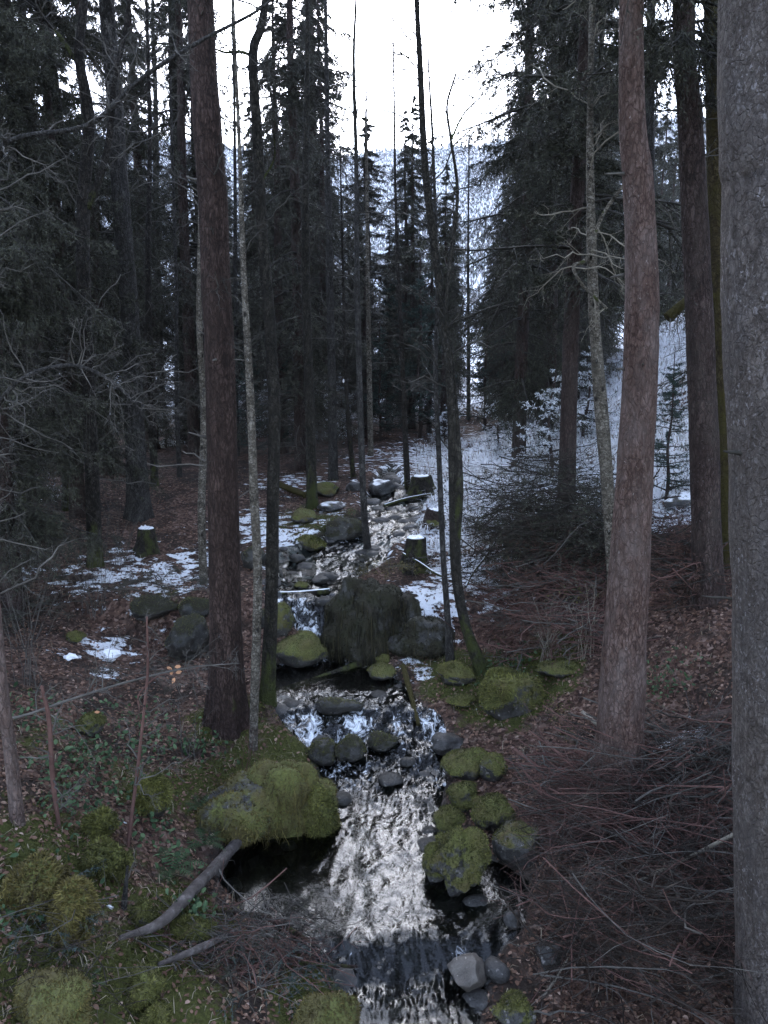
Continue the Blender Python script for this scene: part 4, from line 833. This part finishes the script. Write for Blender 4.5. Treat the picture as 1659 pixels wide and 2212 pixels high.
# ------------------------------------------------------------------ stumps and logs
def stump(label, xd, yt, yb, w, snow=True, seed=0, mat='dark_bark', flare=.9):
    b = G(xd, yb); hgt = px(yb - yt, b) * 1.02; R0 = px(w, b) / 2; r = np.random.default_rng(seed)
    o = thing('tree_stump', b, label, 'stump'); pts = np.array([[0, 0, -.15], [0, 0, hgt * .5], [r.normal(0, .01), 0, hgt]])
    obj('trunk', trunk_mesh('trunk', pts, [R0 * 1.1, R0, R0 * .96], M[mat], (0, 0, 0), 22, 16, flare, .12, seed), o)
    a = np.linspace(0, 2 * pi, 22, endpoint=False); rr = R0 * .9 * (1 + .06 * np.cos(3 * a + seed))
    th = .016 if snow else .006; rr = rr * r.uniform(.86, 1.0, 22)
    ring = lambda k, z: np.stack([np.cos(a) * rr * k, np.sin(a) * rr * k, np.full(22, z)], -1)
    V = np.concatenate([ring(1.02, hgt - .004), ring(1.0, hgt + th * .7), ring(.8, hgt + th) + np.array([0, 0, .012]) * r.normal(size=(22, 1)), [[0, 0, hgt + th]]]); i = np.arange(22); j = (i + 1) % 22
    q = np.concatenate([np.stack([i + 22 * k, j + 22 * k, j + 22 * k + 22, i + 22 * k + 22], -1) for k in (0, 1)]); t = np.stack([i + 44, j + 44, np.full(22, 66)], -1)
    obj('snow_cap' if snow else 'cut_face', make_mesh('cap', V, [q, t], M['snow' if snow else 'cut_wood']), o)
    return o
stump('snow-capped stump on the left slope', 318, 1142, 1190, 36, seed=1)
stump('tall snow-capped stump right of the upper stream', 897, 1162, 1228, 42, seed=2)
stump('pale snow-topped stump behind the forked alder', 938, 1102, 1135, 36, seed=3, mat='spruce_bark')
stump('dark stump under a snow slab at the head of the stream', 910, 1030, 1058, 38, seed=4)
def log(name, label, pts, w, mat, lift=.04, seed=0, snow=False, cat='log', K=40, S=12, br=0, hs=None):
    r = np.random.default_rng(seed); Wp = []
    for k, p in enumerate(pts):
        g_ = G(*p[:2]) if len(p) == 2 else P(*p); Wp.append(g_ + np.array([0, 0, lift if len(p) == 2 else 0]))
    Wp = np.array(Wp); rad = [px(x, Wp[k]) / 2 for k, x in enumerate(w)]; o = thing(name, Wp[0], label, cat)
    obj('trunk', trunk_mesh('trunk', Wp, rad, M[mat], Wp[0], S, K, 0, .10, seed), o)
    pp = resample(Wp, 24)
    if br:
        B, BR = spawn(pp[None], np.interp(np.linspace(0, len(rad) - 1, 24), range(len(rad)), rad)[None], br, 0, r, (30, 80), .1, 1, 6, wig=.3, absl=.35, rf=.4)
        V, Fs = tubes(B, np.maximum(np.minimum(BR, .007), .0015), 4); mb = MB(); mb.add(V, Fs); tag(obj('twigs', mb.mesh('twigs', M['dead_twig'], Wp[0]), o), kind='stuff')
    if snow:
        q = pp + np.array([0, 0, 1.]) * np.interp(np.linspace(0, len(rad) - 1, 24), range(len(rad)), rad)[:, None] * .62
        V, Fs = tubes(q, np.interp(np.linspace(0, len(rad) - 1, 24), range(len(rad)), rad) * .5, 8); obj('snow_cap', make_mesh('snow_cap', V - Wp[0], Fs, M['snow']), o)
    return o
log('fallen_log', 'dark snow-lined log crossing above the little waterfall', [(592, 1285, 10.05), (640, 1284, 10.0), (712, 1277, 9.95)], [14, 14, 12], 'dark_bark', snow=True, seed=1)
log('fallen_log', 'dark wet log slanting across the still pool', [(585, 1497, 8.35), (680, 1470, 8.65), (760, 1440, 8.95), (815, 1422, 9.1)], [12, 15, 15, 14], 'dark_bark', seed=2, br=3)
log('mossy_log', 'short mossy stick standing on the leafy right bank', [(870, 1437, 8.6), (882, 1480, 8.3), (905, 1568, 7.75)], [12, 13, 9], 'moss_bark', seed=3)
log('driftwood_log', 'weathered grey driftwood log at the left edge of the dark pool', [(262, 2066), (350, 2030), (430, 1945), (500, 1865), (565, 1785)], [10, 22, 26, 24, 20], 'driftwood', .12, seed=4, br=8)
log('driftwood_log', 'second thinner dark log below the driftwood log', [(345, 2120), (430, 2080), (520, 2035)], [9, 16, 8], 'driftwood', .10, seed=5, br=6)
log('driftwood_log', 'reddish wet stick lying into the near pool', [(470, 1985), (560, 1995), (640, 2030), (680, 2060)], [9, 11, 9, 4], 'red_bark', .05, seed=6, br=10)
log('driftwood_log', 'straight brown stick at the lip of the outflow', [(630, 2095), (700, 2103), (772, 2108)], [8, 9, 6], 'red_bark', .06, seed=7, br=4)
log('fallen_branch', 'long tan bough lying from the brush to the scaly trunk', [(1165, 1688), (1270, 1655), (1400, 1640), (1500, 1608), (1600, 1580)], [5, 8, 9, 11, 12], 'pink_bark', .22, seed=8, br=10, cat='branch')
log('fallen_branch', 'straight cut pole slanting down into the brush pile', [(1110, 1617, 6.6), (1180, 1672, 6.45), (1260, 1735, 6.2)], [7, 9, 8], 'red_twig', seed=9, br=4, cat='branch')
log('fallen_branch', 'yellowish broken stick leaning on the pinkish trunk', [(1258, 1538, 7.0), (1292, 1566, 6.8)], [9, 9], 'pale_twig', seed=10, cat='branch')
log('fallen_log', 'mossy fallen log on the left slope behind the alder', [(600, 1055), (660, 1080)], [14, 12], 'moss_bark', .08, seed=11)
log('fallen_log', 'snowy fallen pole beside the upper stream', [(830, 1100), (880, 1085), (930, 1075)], [7, 7, 5], 'dark_bark', .06, seed=12, snow=True)
log('fallen_branch', 'grey sinuous branch at the lower right front of the brush', [(1262, 2010, 5.2), (1290, 1990, 5.1), (1350, 2030, 5.0), (1400, 2110, 4.9), (1460, 2180, 4.85)], [6, 7, 8, 8, 7], 'dead_twig', seed=13, br=8, cat='branch')
log('fallen_branch', 'pale split stick at the bottom right of the outflow', [(1120, 2225, 4.35), (1190, 2130, 4.55), (1235, 2055, 4.8)], [6, 6, 3], 'pale_twig', seed=14, br=3, cat='branch')
log('fallen_branch', 'pale bare branch slanting up towards the scaly trunk', [(1345, 1915, 5.4), (1430, 1880, 5.4), (1600, 1795, 5.2)], [3, 7, 8], 'pale_twig', seed=15, br=6, cat='branch')
log('fallen_branch', 'level grey branch low against the scaly trunk', [(1250, 2000, 5.0), (1440, 1990, 5.0), (1605, 1968, 4.9)], [5, 8, 9], 'dead_twig', seed=16, br=8, cat='branch')
for k, (lb, pts) in enumerate([('snow-lined arching branch beside the brush heap on the snow', [(1090, 1160), (1040, 1172), (1030, 1150), (1080, 1130), (1160, 1100)]),
                               ('snow-lined forked branch slanting down to the forked alder', [(1075, 1190), (1050, 1230), (1020, 1270), (1005, 1300)]),
                               ('snow-lined branch lying left of the forked alder', [(870, 1225), (905, 1245), (940, 1270), (965, 1280)])]):
    log('snowy_branch', lb, pts, [5, 6, 6, 6, 4][:len(pts)], 'dark_bark', .2, seed=20 + k, snow=True, cat='branch', br=6, S=7)

# ------------------------------------------------------------------ brush heaps
def brush(label, region, n_big, n_small, r, mound, mats, az0=0., azs=.45, L=(.5, 1.7), rad=(.003, .009), twigs=7, need=None, keep=None, xmin=None):
    xs, ys = region; c0 = G((xs[0] + xs[1]) / 2, ys[1]); o = thing('brush_pile', c0, label, 'brush pile')
    n = n_big + n_small; K = 9; s = np.linspace(-.5, .5, K)
    base = []
    while len(base) < n:
        xd = r.uniform(*xs); yd = r.uniform(*ys)
        if keep and not keep(xd, yd): continue
        base.append(G(xd, yd))
    base = np.array(base)
    e = np.clip(1 - np.abs((base[:, 0] - base[:, 0].mean()) / (np.ptp(base[:, 0]) * .55)) ** 2, .15, 1)
    zc = base[:, 2] + mound * r.random(n) ** .7 * e + .02; az = az0 + r.normal(0, azs, n) + pi * (r.random(n) < .5); sl = r.normal(0, .14, n); ln = r.uniform(*L, n)
    D = np.stack([np.cos(az) * np.cos(sl), np.sin(az) * np.cos(sl), np.sin(sl)], -1)
    Q = base[:, None] * np.array([1, 1, 0]) + D[:, None] * (ln[:, None] * s)[..., None]; Q[..., 2] += zc[:, None]
    Q = Q + (r.normal(0, .17, (n, 1, 3)) * (s ** 2 * 4)[None, :, None] * ln[:, None, None] * np.array([1, 1, -.8])) + np.cumsum(r.normal(0, .016, (n, K, 3)), 1)
    Q[..., 2] = np.maximum(Q[..., 2], HW(Q[..., 0], Q[..., 1]) + .012)
    if xmin is not None:
        tt = Q[..., 1] * cos(PITCH) + (CAM_Z - Q[..., 2]) * sin(PITCH); xp = (829.5 + F * Q[..., 0] / tt).min(1); Q[..., 0] += (np.maximum(xmin + r.uniform(0, 120, n) - xp, 0) / F * tt.mean(1))[:, None]
    R = (rad[0] + (rad[1] * 1.15 - rad[0]) * r.random(n) ** 2.2)[:, None] * (1 - .7 * np.linspace(0, 1, K))
    C, CR = spawn(Q, R, twigs, .34, r, (20, 70), .1, 1., 5, droop=.1, wig=.4, rf=.6, flat=.3); C = C.reshape(n, twigs, 5, 3); CR = CR.reshape(n, twigs, 5)
    small = {}
    for k in range(n):
        mt = mats[int(r.integers(len(mats)))]
        mb = MB() if k < n_big else small.setdefault(mt, MB())
        V, Fs = tubes(Q[k], R[k], 5, k < n_big); mb.add(V, Fs)
        V, Fs = tubes(C[k][:, [0, 2, 4]], np.maximum(CR[k][:, [0, 2, 4]], .0012), 3); mb.add(V, Fs)
        if k < n_big: obj('branch', mb.mesh('branch', M[mt], c0), o)
    for mt, mb in small.items(): tag(obj('twigs', mb.mesh('twigs', M[mt], c0), o), kind='stuff')
    if need:
        nm, cnt, share = need; sel = C[r.random(n) < share].reshape(-1, 5, 3); V, Fs = needles(sel, cnt, .045, .006, r); mb = MB(); mb.add(V, Fs, rnd=rnd_attr(len(V), cnt * 3, r)); tag(obj('needles', mb.mesh('needles', M[nm], c0, smooth=False), o), kind='stuff')
    return o
r = np.random.default_rng(33)
brush('broad heap of dark spruce slash in the lower right corner', ((1090, 1640), (1760, 2230)), 110, 260, r, .65, ['brush_twig', 'brush_twig', 'brush_twig', 'brush_twig', 'brush_twig', 'red_twig', 'dead_twig'], az0=.12, azs=.65, rad=(.0022, .007), xmin=1075, keep=lambda x, y: x > 1060 + max(0, 1850 - y) * .5 + max(0, y - 2100) * .4)
brush('bundle of reddish cut boughs across the foot of the pinkish trunk', ((1120, 1400), (1690, 1850)), 60, 200, r, .38, ['red_twig', 'red_twig', 'red_twig', 'dead_twig'], az0=-.28, azs=.22, L=(.7, 1.8), rad=(.004, .009), xmin=1090)
brush('twiggy slash lying between scaly and pinkish trunks', ((1400, 1640), (1610, 1780)), 30, 160, r, .3, ['red_twig', 'dead_twig', 'dark_twig'], az0=.2, azs=.35)
brush('dark brush heap with green spruce twigs below the snowy slope', ((1040, 1330), (1110, 1290)), 60, 420, r, 1.0, ['brush_twig', 'dark_twig', 'brush_twig'], az0=.25, azs=.5, L=(.6, 1.8), need=('needles', 9, .8))
brush('reddish bramble tangle in front of the dark brush heap', ((1060, 1310), (1250, 1440)), 40, 300, r, .5, ['red_twig', 'red_twig', 'dead_twig'], az0=.3, azs=.8, L=(.4, 1.2), need=('needles_dry', 6, .25))
brush('heap of dry brown branches right of the pinkish trunk', ((1420, 1510), (1150, 1330)), 30, 150, r, .5, ['red_twig', 'dark_twig'], az0=.1, azs=.6, L=(.4, 1.2), need=('needles_dry', 6, .4))
brush('wet twig jam lying in the near left pool', ((400, 700), (1990, 2110)), 24, 110, r, .12, ['red_twig', 'dark_twig', 'dead_twig'], az0=-.2, azs=.7, L=(.25, .8), rad=(.002, .006))
brush('loose grey twigs over the bottom left bank', ((0, 240), (1960, 2200)), 8, 22, r, .3, ['dead_twig', 'brush_twig'], az0=.35, azs=.4, L=(.4, 1.0), rad=(.0015, .0035))

# ------------------------------------------------------------------ shrubs, ferns, sprigs
def shrub(label, xd, yb, hpx, n, r, mat, spread=.5, name='bare_shrub'):
    b = G(xd, yb); o = thing(name, b, label, 'shrub'); h = px(hpx, b); s = np.linspace(0, 1, 9)
    az = r.uniform(0, 2 * pi, n); le = r.uniform(.1, spread, n); ln = h * r.uniform(.6, 1.1, n)
    Q = np.stack([np.cos(az)[:, None] * le[:, None] * s ** 1.4 * ln[:, None], np.sin(az)[:, None] * le[:, None] * s ** 1.4 * ln[:, None], ln[:, None] * (s - .25 * le[:, None] * s ** 2)], -1) + np.cumsum(r.normal(0, .008, (n, 9, 3)), 1)
    Q[:, :, :2] += r.normal(0, .06, (n, 1, 2)); Q[:, 0, 2] = -.05; R = r.uniform(.002, .005, n)[:, None] * (1 - .75 * s)
    C, CR = spawn(Q, R, 5, .3, r, (25, 60), .25, 1., 5, wig=.25); 
    for k in range(n):
        mb = MB(); V, Fs = tubes(Q[k], R[k], 5); mb.add(V, Fs); V, Fs = tubes(C.reshape(n, 5, 5, 3)[k], np.maximum(CR.reshape(n, 5, 5)[k], .001), 3); mb.add(V, Fs); obj('stem', mb.mesh('stem', M[mat]), o)
    return o
r = np.random.default_rng(44)
shrub('tan leafless shrub in front of the reddish bramble tangle', 1180, 1430, 150, 16, r, 'pale_twig', .7)
shrub('tan leafless shrub left of the pinkish trunk', 1262, 1420, 170, 12, r, 'pale_twig', .4)
shrub('thin bare seedling on top of the brown leafy bank', 545, 1680, 120, 9, r, 'red_twig', .6)
shrub('thin bare stems on the left bank before the reddish spruce', 400, 1640, 130, 8, r, 'dead_twig', .7)
shrub('bare twiggy shrub at the left edge over the snow', 60, 1480, 330, 14, r, 'dead_twig', .6)
shrub('bare twiggy shrub in the left thicket above the snow', 200, 1330, 300, 18, r, 'dead_twig', .7)
shrub('leafless grey bush in front of the grey-barked trunk', 260, 1230, 260, 16, r, 'dead_twig', .7)
shrub('thin bare stems right of the pinkish trunk', 1440, 1500, 120, 9, r, 'red_twig', .6)
def leaf_quads(n, p, nrm, size, r, lift=.0):
    d = unit(r.normal(size=(n, 3)) - 0); d = unit(d - (d * nrm).sum(-1, keepdims=True) * nrm); sd_ = np.cross(nrm, d); l = size[:, None]
    cu = r.uniform(-.15, .5, (n, 1)) * l; wf = r.uniform(.22, .4, (n, 1)); cv = r.uniform(-.12, .2, (n, 1)) * l
    V = np.stack([p - d * l * .5, p - d * l * .22 + sd_ * l * wf * .8 + nrm * cu * .5, p + d * l * .15 + sd_ * l * wf * .85 + nrm * (cu * .6 + cv * .4), p + d * l * .52 + nrm * cv, p + d * l * .15 - sd_ * l * wf * .85 + nrm * (cu * .45 + cv * .4), p - d * l * .22 - sd_ * l * wf * .8 + nrm * cu * .6], 1) + nrm[:, None] * lift
    k = np.arange(n)[:, None] * 6
    return V.reshape(-1, 3), np.concatenate([k + np.array([0, 1, 5]), k + np.array([1, 2, 4]), k + np.array([1, 4, 5]), k + np.array([2, 3, 4])])
def fern(label, xd, yb, hpx, n, r, mat='green_leaf'):
    b = G(xd, yb); o = thing('fern', b, label, 'fern'); L = px(hpx, b)
    for k in range(n):
        az = k / n * 2 * pi + r.normal(0, .2); l = L * r.uniform(.7, 1.1); s = np.linspace(0, 1, 14); q = np.stack([np.cos(az) * s * l * .85, np.sin(az) * s * l * .85, l * (.75 * s - .62 * s ** 2)], -1)
        mb = MB(); V, Fs = tubes(q, .002 * (1 - .6 * s), 3); mb.add(V, Fs, rnd=.2)
        T = unit(np.gradient(q, axis=0)); sd_ = unit(np.cross(T, [0, 0, 1.]))
        for i_ in range(1, 14):
            for sg in (-1, 1):
                w = l * .2 * sin(pi * min(1, .12 + s[i_] * .9)) + .004; p0 = q[i_]; tp = p0 + sd_[i_] * sg * w + T[i_] * w * .3 - np.array([0, 0, w * .2]); mb.add([p0 - T[i_] * l * .02, p0 + T[i_] * l * .022, tp], np.array([[0, 1, 2]]), rnd=r.uniform(0, .5))
        obj('frond', mb.mesh('frond', M[mat], smooth=False), o)
    return o
fern('dark green fern on the leafy bank left of the dark pool', 372, 1885, 90, 8, r)
fern('smaller fern above the driftwood log', 440, 1830, 70, 7, r)
fern('fern in the shade of the tall moss cushion', 430, 1745, 60, 6, r)
fern('fern tuft under the dark bank at the left', 190, 2140, 55, 7, r)
def sprig(label, xd, yd, Y, L, n, r, mat='needles_blue'):
    b = P(xd, yd, Y); b[2] = max(b[2], float(HW(b[0], b[1])) + .03); o = thing('spruce_sprig', b, label, 'branch'); s = np.linspace(0, 1, 7); az = r.uniform(0, 2 * pi, n)
    Q = np.stack([np.cos(az)[:, None] * s * L, np.sin(az)[:, None] * s * L, L * (.45 * s - .5 * s ** 2)[None] * r.uniform(.3, 1.2, (n, 1))], -1); R = np.full((n, 7), .004) * (1 - .7 * s)
    C, CR = spawn(Q, R, 16, .35, r, (35, 60), .1, 1, 4, flat=.7, droop=.15); mb = MB(); V, Fs = tubes(Q, R, 4); mb.add(V, Fs); V, Fs = tubes(C, CR, 3); mb.add(V, Fs)
    tag(obj('twigs', mb.mesh('twigs', M['dead_twig']), o), kind='stuff'); V, Fs = needles(C, 22, .02, .0022, r); nd = MB(); nd.add(V, Fs, rnd=rnd_attr(len(V), 66, r)); tag(obj('needles', nd.mesh('needles', M[mat], smooth=False), o), kind='stuff')
    return o
sprig('dark spruce sprig beside the bottom mossy boulder', 560, 2150, 4.35, .5, 10, r)
sprig('spruce sprig left of the bottom mossy boulder', 480, 2120, 4.6, .4, 8, r, 'needles')
sprig('grey-green spruce sprig at the bottom left bank', 90, 2040, 4.3, .5, 8, r)
sprig('green spruce boughs on the front of the dark brush heap', 1150, 1250, 9.6, .7, 12, r, 'needles')
sprig('yellow-green spruce bough before the pale mottled trunk', 1250, 1270, 9.2, .6, 9, r, 'moss_tuft')
sprig('evergreen tuft growing on top of the huge dark boulder', 760, 1215, 10.45, .5, 12, r, 'needles')
sprig('brownish heath tuft right on top of the huge dark boulder', 840, 1225, 10.5, .5, 12, r, 'brown_moss')
for k, (xd, yd) in enumerate([(250, 1300), (350, 1280), (120, 1330), (60, 1350), (300, 1480), (40, 1290), (420, 1300)]):
    g_ = G(xd, yd); sprig(['drooping spruce bough over the left snow patch', 'spruce bough at the right end of the left snow patch', 'spruce bough left of the long mossy boulder', 'dark spruce bough close to the left edge', 'spruce bough before the snow lump', 'spruce bough highest at the left edge', 'spruce bough before the mossy boulder by the reddish spruce'][k], xd, yd - 25, g_[1], .65, 9, r, 'needles')
# copper beech leaves still hanging on a twig
bl = bare_tree('beech_sapling', [(300, 1500), (340, 1462), (380, 1448), (440, 1440)], [4, 4, 3, 2], 6.4, 'thin twig with a few copper leaves before the reddish spruce', 'red_twig', nb=8, branch_len=.3, t0=.2, twigm='dead_twig', S=6, K=30, seed=99, flare=0, cat='sapling')
for k, (xd, yd) in enumerate([(366, 1443), (375, 1470), (384, 1440), (371, 1452), (210, 1538), (386, 1452)]):
    p = P(xd, yd, 6.3); V, Fs = leaf_quads(1, np.zeros((1, 3)), unit(np.array([[.3 * (k % 3 - 1), -1, .3]])), np.array([.055]), r)
    o = obj('leaf', make_mesh('leaf', V + p - np.array(bl.location), Fs, M['copper_leaf'], {'rnd': np.full(6, r.random())}, False), bl)

# ------------------------------------------------------------------ leaf litter, ground plants, grass, moss
def wedge(n, r, y0=3.2, y1=16., p=1.):
    y = y0 + (y1 - y0) * r.random(n) ** p; return r.uniform(-1, 1, n) * (1.4 + y * .55), y
def gnorm(x, y, e=.06): return unit(np.stack([-(H(x + e, y) - H(x - e, y)) / (2 * e), -(H(x, y + e) - H(x, y - e)) / (2 * e), np.ones_like(x)], -1))
r = np.random.default_rng(55)
x, y = wedge(90000, r, p=1.25); c_, h_ = stream(y); ok = (np.abs(x - c_) > h_ + .10) & (snow_at(x, y) < r.uniform(.1, 1.3, len(x))) & (field(x, y, MOSSW, 1.) < r.uniform(.2, 1.1, len(x))) & (fbm2(x, y, .8, 3, 2) > r.uniform(-.55, .1, len(x)))
x, y = x[ok], y[ok]; n = len(x); N_ = unit(gnorm(x, y) + r.normal(0, .35, (n, 3))); V, Fs = leaf_quads(n, np.stack([x, y, H(x, y)], -1), N_, r.uniform(.022, .050, n), r, .005)
rv = np.clip(np.repeat(r.beta(1.6, 2., n) + .25 * fbm2(x, y, 1.2, 2, 6), 6), 0, 1)
tag(obj('leaf_litter', make_mesh('leaf_litter', V, Fs, M['litter'], {'rnd': rv}, False)), 'brown fallen leaves strewn over the banks', 'leaves', kind='stuff')
PL = [(G(a, b)[:2], q, n) for a, b, q, n in [(250, 1640, .4, 190), (190, 1660, .3, 110), (330, 1620, .3, 90), (130, 1680, .25, 110), (300, 1760, .25, 120), (160, 1760, .25, 120), (380, 1860, .2, 70), (430, 1620, .25, 110), (80, 1560, .4, 160), (300, 1560, .4, 120), (430, 1990, .15, 80), (60, 1960, .3, 150), (1090, 1470, .3, 250), (1420, 1480, .3, 200)]]
x = np.concatenate([r.normal(p[0], q * .6, n) for p, q, n in PL]); y = np.concatenate([r.normal(p[1], q * .6, n) for p, q, n in PL]); n = len(x)
V, Fs = leaf_quads(n, np.stack([x, y, H(x, y) + r.uniform(.01, .14, n)], -1), unit(np.array([0, -.2, 1.]) + r.normal(0, .5, (n, 3))), r.uniform(.025, .06, n), r)
tag(obj('ground_plants', make_mesh('ground_plants', V, Fs, M['green_leaf'], {'rnd': np.repeat(r.random(n) ** 1.5, 6)}, False)), 'low green bramble leaves on the left bank', 'ground plants', kind='stuff')
def blades(x, y, ln, wd, lean, r, z=None):
    n = len(x); b = np.stack([x, y, (H(x, y) if z is None else z) - .01], -1); az = r.uniform(0, 2 * pi, n); d = np.stack([np.cos(az), np.sin(az), np.zeros(n)], -1) * .6 + lean; d = unit(d + np.array([0, 0, 1e-3]))
    sd_ = unit(np.cross(d, [0, 0, 1.])) * wd; l = ln * r.uniform(.5, 1.3, n)[:, None]; up = np.array([0, 0, 1.])
    m_ = b + up * l * .55 + d * l * .3; t = b + up * l * .45 + d * l * .95
    V = np.stack([b + sd_, b - sd_, m_ - sd_ * .8, m_ + sd_ * .8, t], 1).reshape(-1, 3); k = np.arange(n)[:, None] * 5
    return V, [k + np.array([0, 1, 2, 3]), k + np.array([3, 2, 4])]
x = r.uniform(-2, 14, 110000); y = r.uniform(10.5, 26, 110000); s = snow_at(x, y); ok = (s > .45) & (x > y * .04) & (np.abs(x - stream(y)[0]) > stream(y)[1] + .1); x, y = x[ok][:24000], y[ok][:24000]
V, Fs = blades(x, y, .20, .008, np.array([-.55, -.5, 0]), r); n = len(x)
tag(obj('snowy_grass', make_mesh('snowy_grass', V, Fs, M['snow_grass'], {'rnd': np.repeat(r.random(n) ** .7, 5)}, False)), 'matted grass under thin snow on the right slope', 'grass', kind='stuff')
x, y = wedge(40000, r, p=1.1); c_, h_ = stream(y); f = field(x, y, MOSSW, 1.5); ok = (np.abs(x - c_) > h_ + .08) & ((f * .5 + .35 * (fbm2(x, y, .7, 3, 12) + .2)) > r.random(len(x)))
x, y = x[ok][:9000], y[ok][:9000]; V, Fs = blades(x, y, .10, .003, np.array([0, -.2, 0]), r); tag(obj('dry_grass', make_mesh('dry_grass', V, Fs, M['dry_grass'], {'rnd': np.repeat(r.random(len(x)), 5)}, False)), 'thin dry grass blades on the banks', 'grass', kind='stuff')
x, y = wedge(260000, r, p=1.2); c_, h_ = stream(y); f = field(x, y, MOSSW, 1.25) + .75 * fbm2(x, y, 3.2, 3, 3); ok = (np.abs(x - c_) > h_ + .05) & (f > .45); x, y = x[ok][:60000], y[ok][:60000]; n = len(x)
nn = gnorm(x, y); d = unit(nn + r.normal(0, .6, (n, 3))); sd_ = unit(np.cross(d, r.normal(size=(n, 3)))) * .006; p = np.stack([x, y, H(x, y) - .003], -1); V = np.stack([p + sd_, p - sd_, p + d * r.uniform(.012, .035, (n, 1))], 1).reshape(-1, 3)
tag(obj('moss_carpet', make_mesh('moss_carpet', V, np.arange(3 * n).reshape(-1, 3), M['moss_tuft'], {'rnd': np.repeat(np.clip(r.normal(.42, .22, n), 0, 1), 3)}, False)), 'green moss carpet on the stream banks', 'moss', kind='stuff')
for o in list(bpy.data.objects):
    if o.parent and o.name.split('.')[0] in ('branches', 'crown', 'dead_branches'): o['kind'] = 'stuff'

# ------------------------------------------------------------------ air between here and the far hillside
hz = bpy.data.materials.new('haze'); hz.use_nodes = True; hz.node_tree.nodes.clear()
ho = hz.node_tree.nodes.new('ShaderNodeOutputMaterial'); hv = hz.node_tree.nodes.new('ShaderNodeVolumePrincipled')
hv.inputs['Color'].default_value = (.86, .88, .95, 1); hv.inputs['Density'].default_value = .00018; hv.inputs['Anisotropy'].default_value = .1
hz.node_tree.links.new(hv.outputs[0], ho.inputs['Volume'])
x0, x1, y0, y1, z0, z1 = -1700, 1700, -30, 1720, -12, 420
V = [(x, y, z) for z in (z0, z1) for y in (y0, y1) for x in (x0, x1)]
tag(obj('haze', make_mesh('haze', V, np.array([[0, 2, 3, 1], [4, 5, 7, 6], [0, 1, 5, 4], [2, 6, 7, 3], [0, 4, 6, 2], [1, 3, 7, 5]]), hz, smooth=False)), 'thin pale winter haze in the valley air', 'haze', kind='stuff')
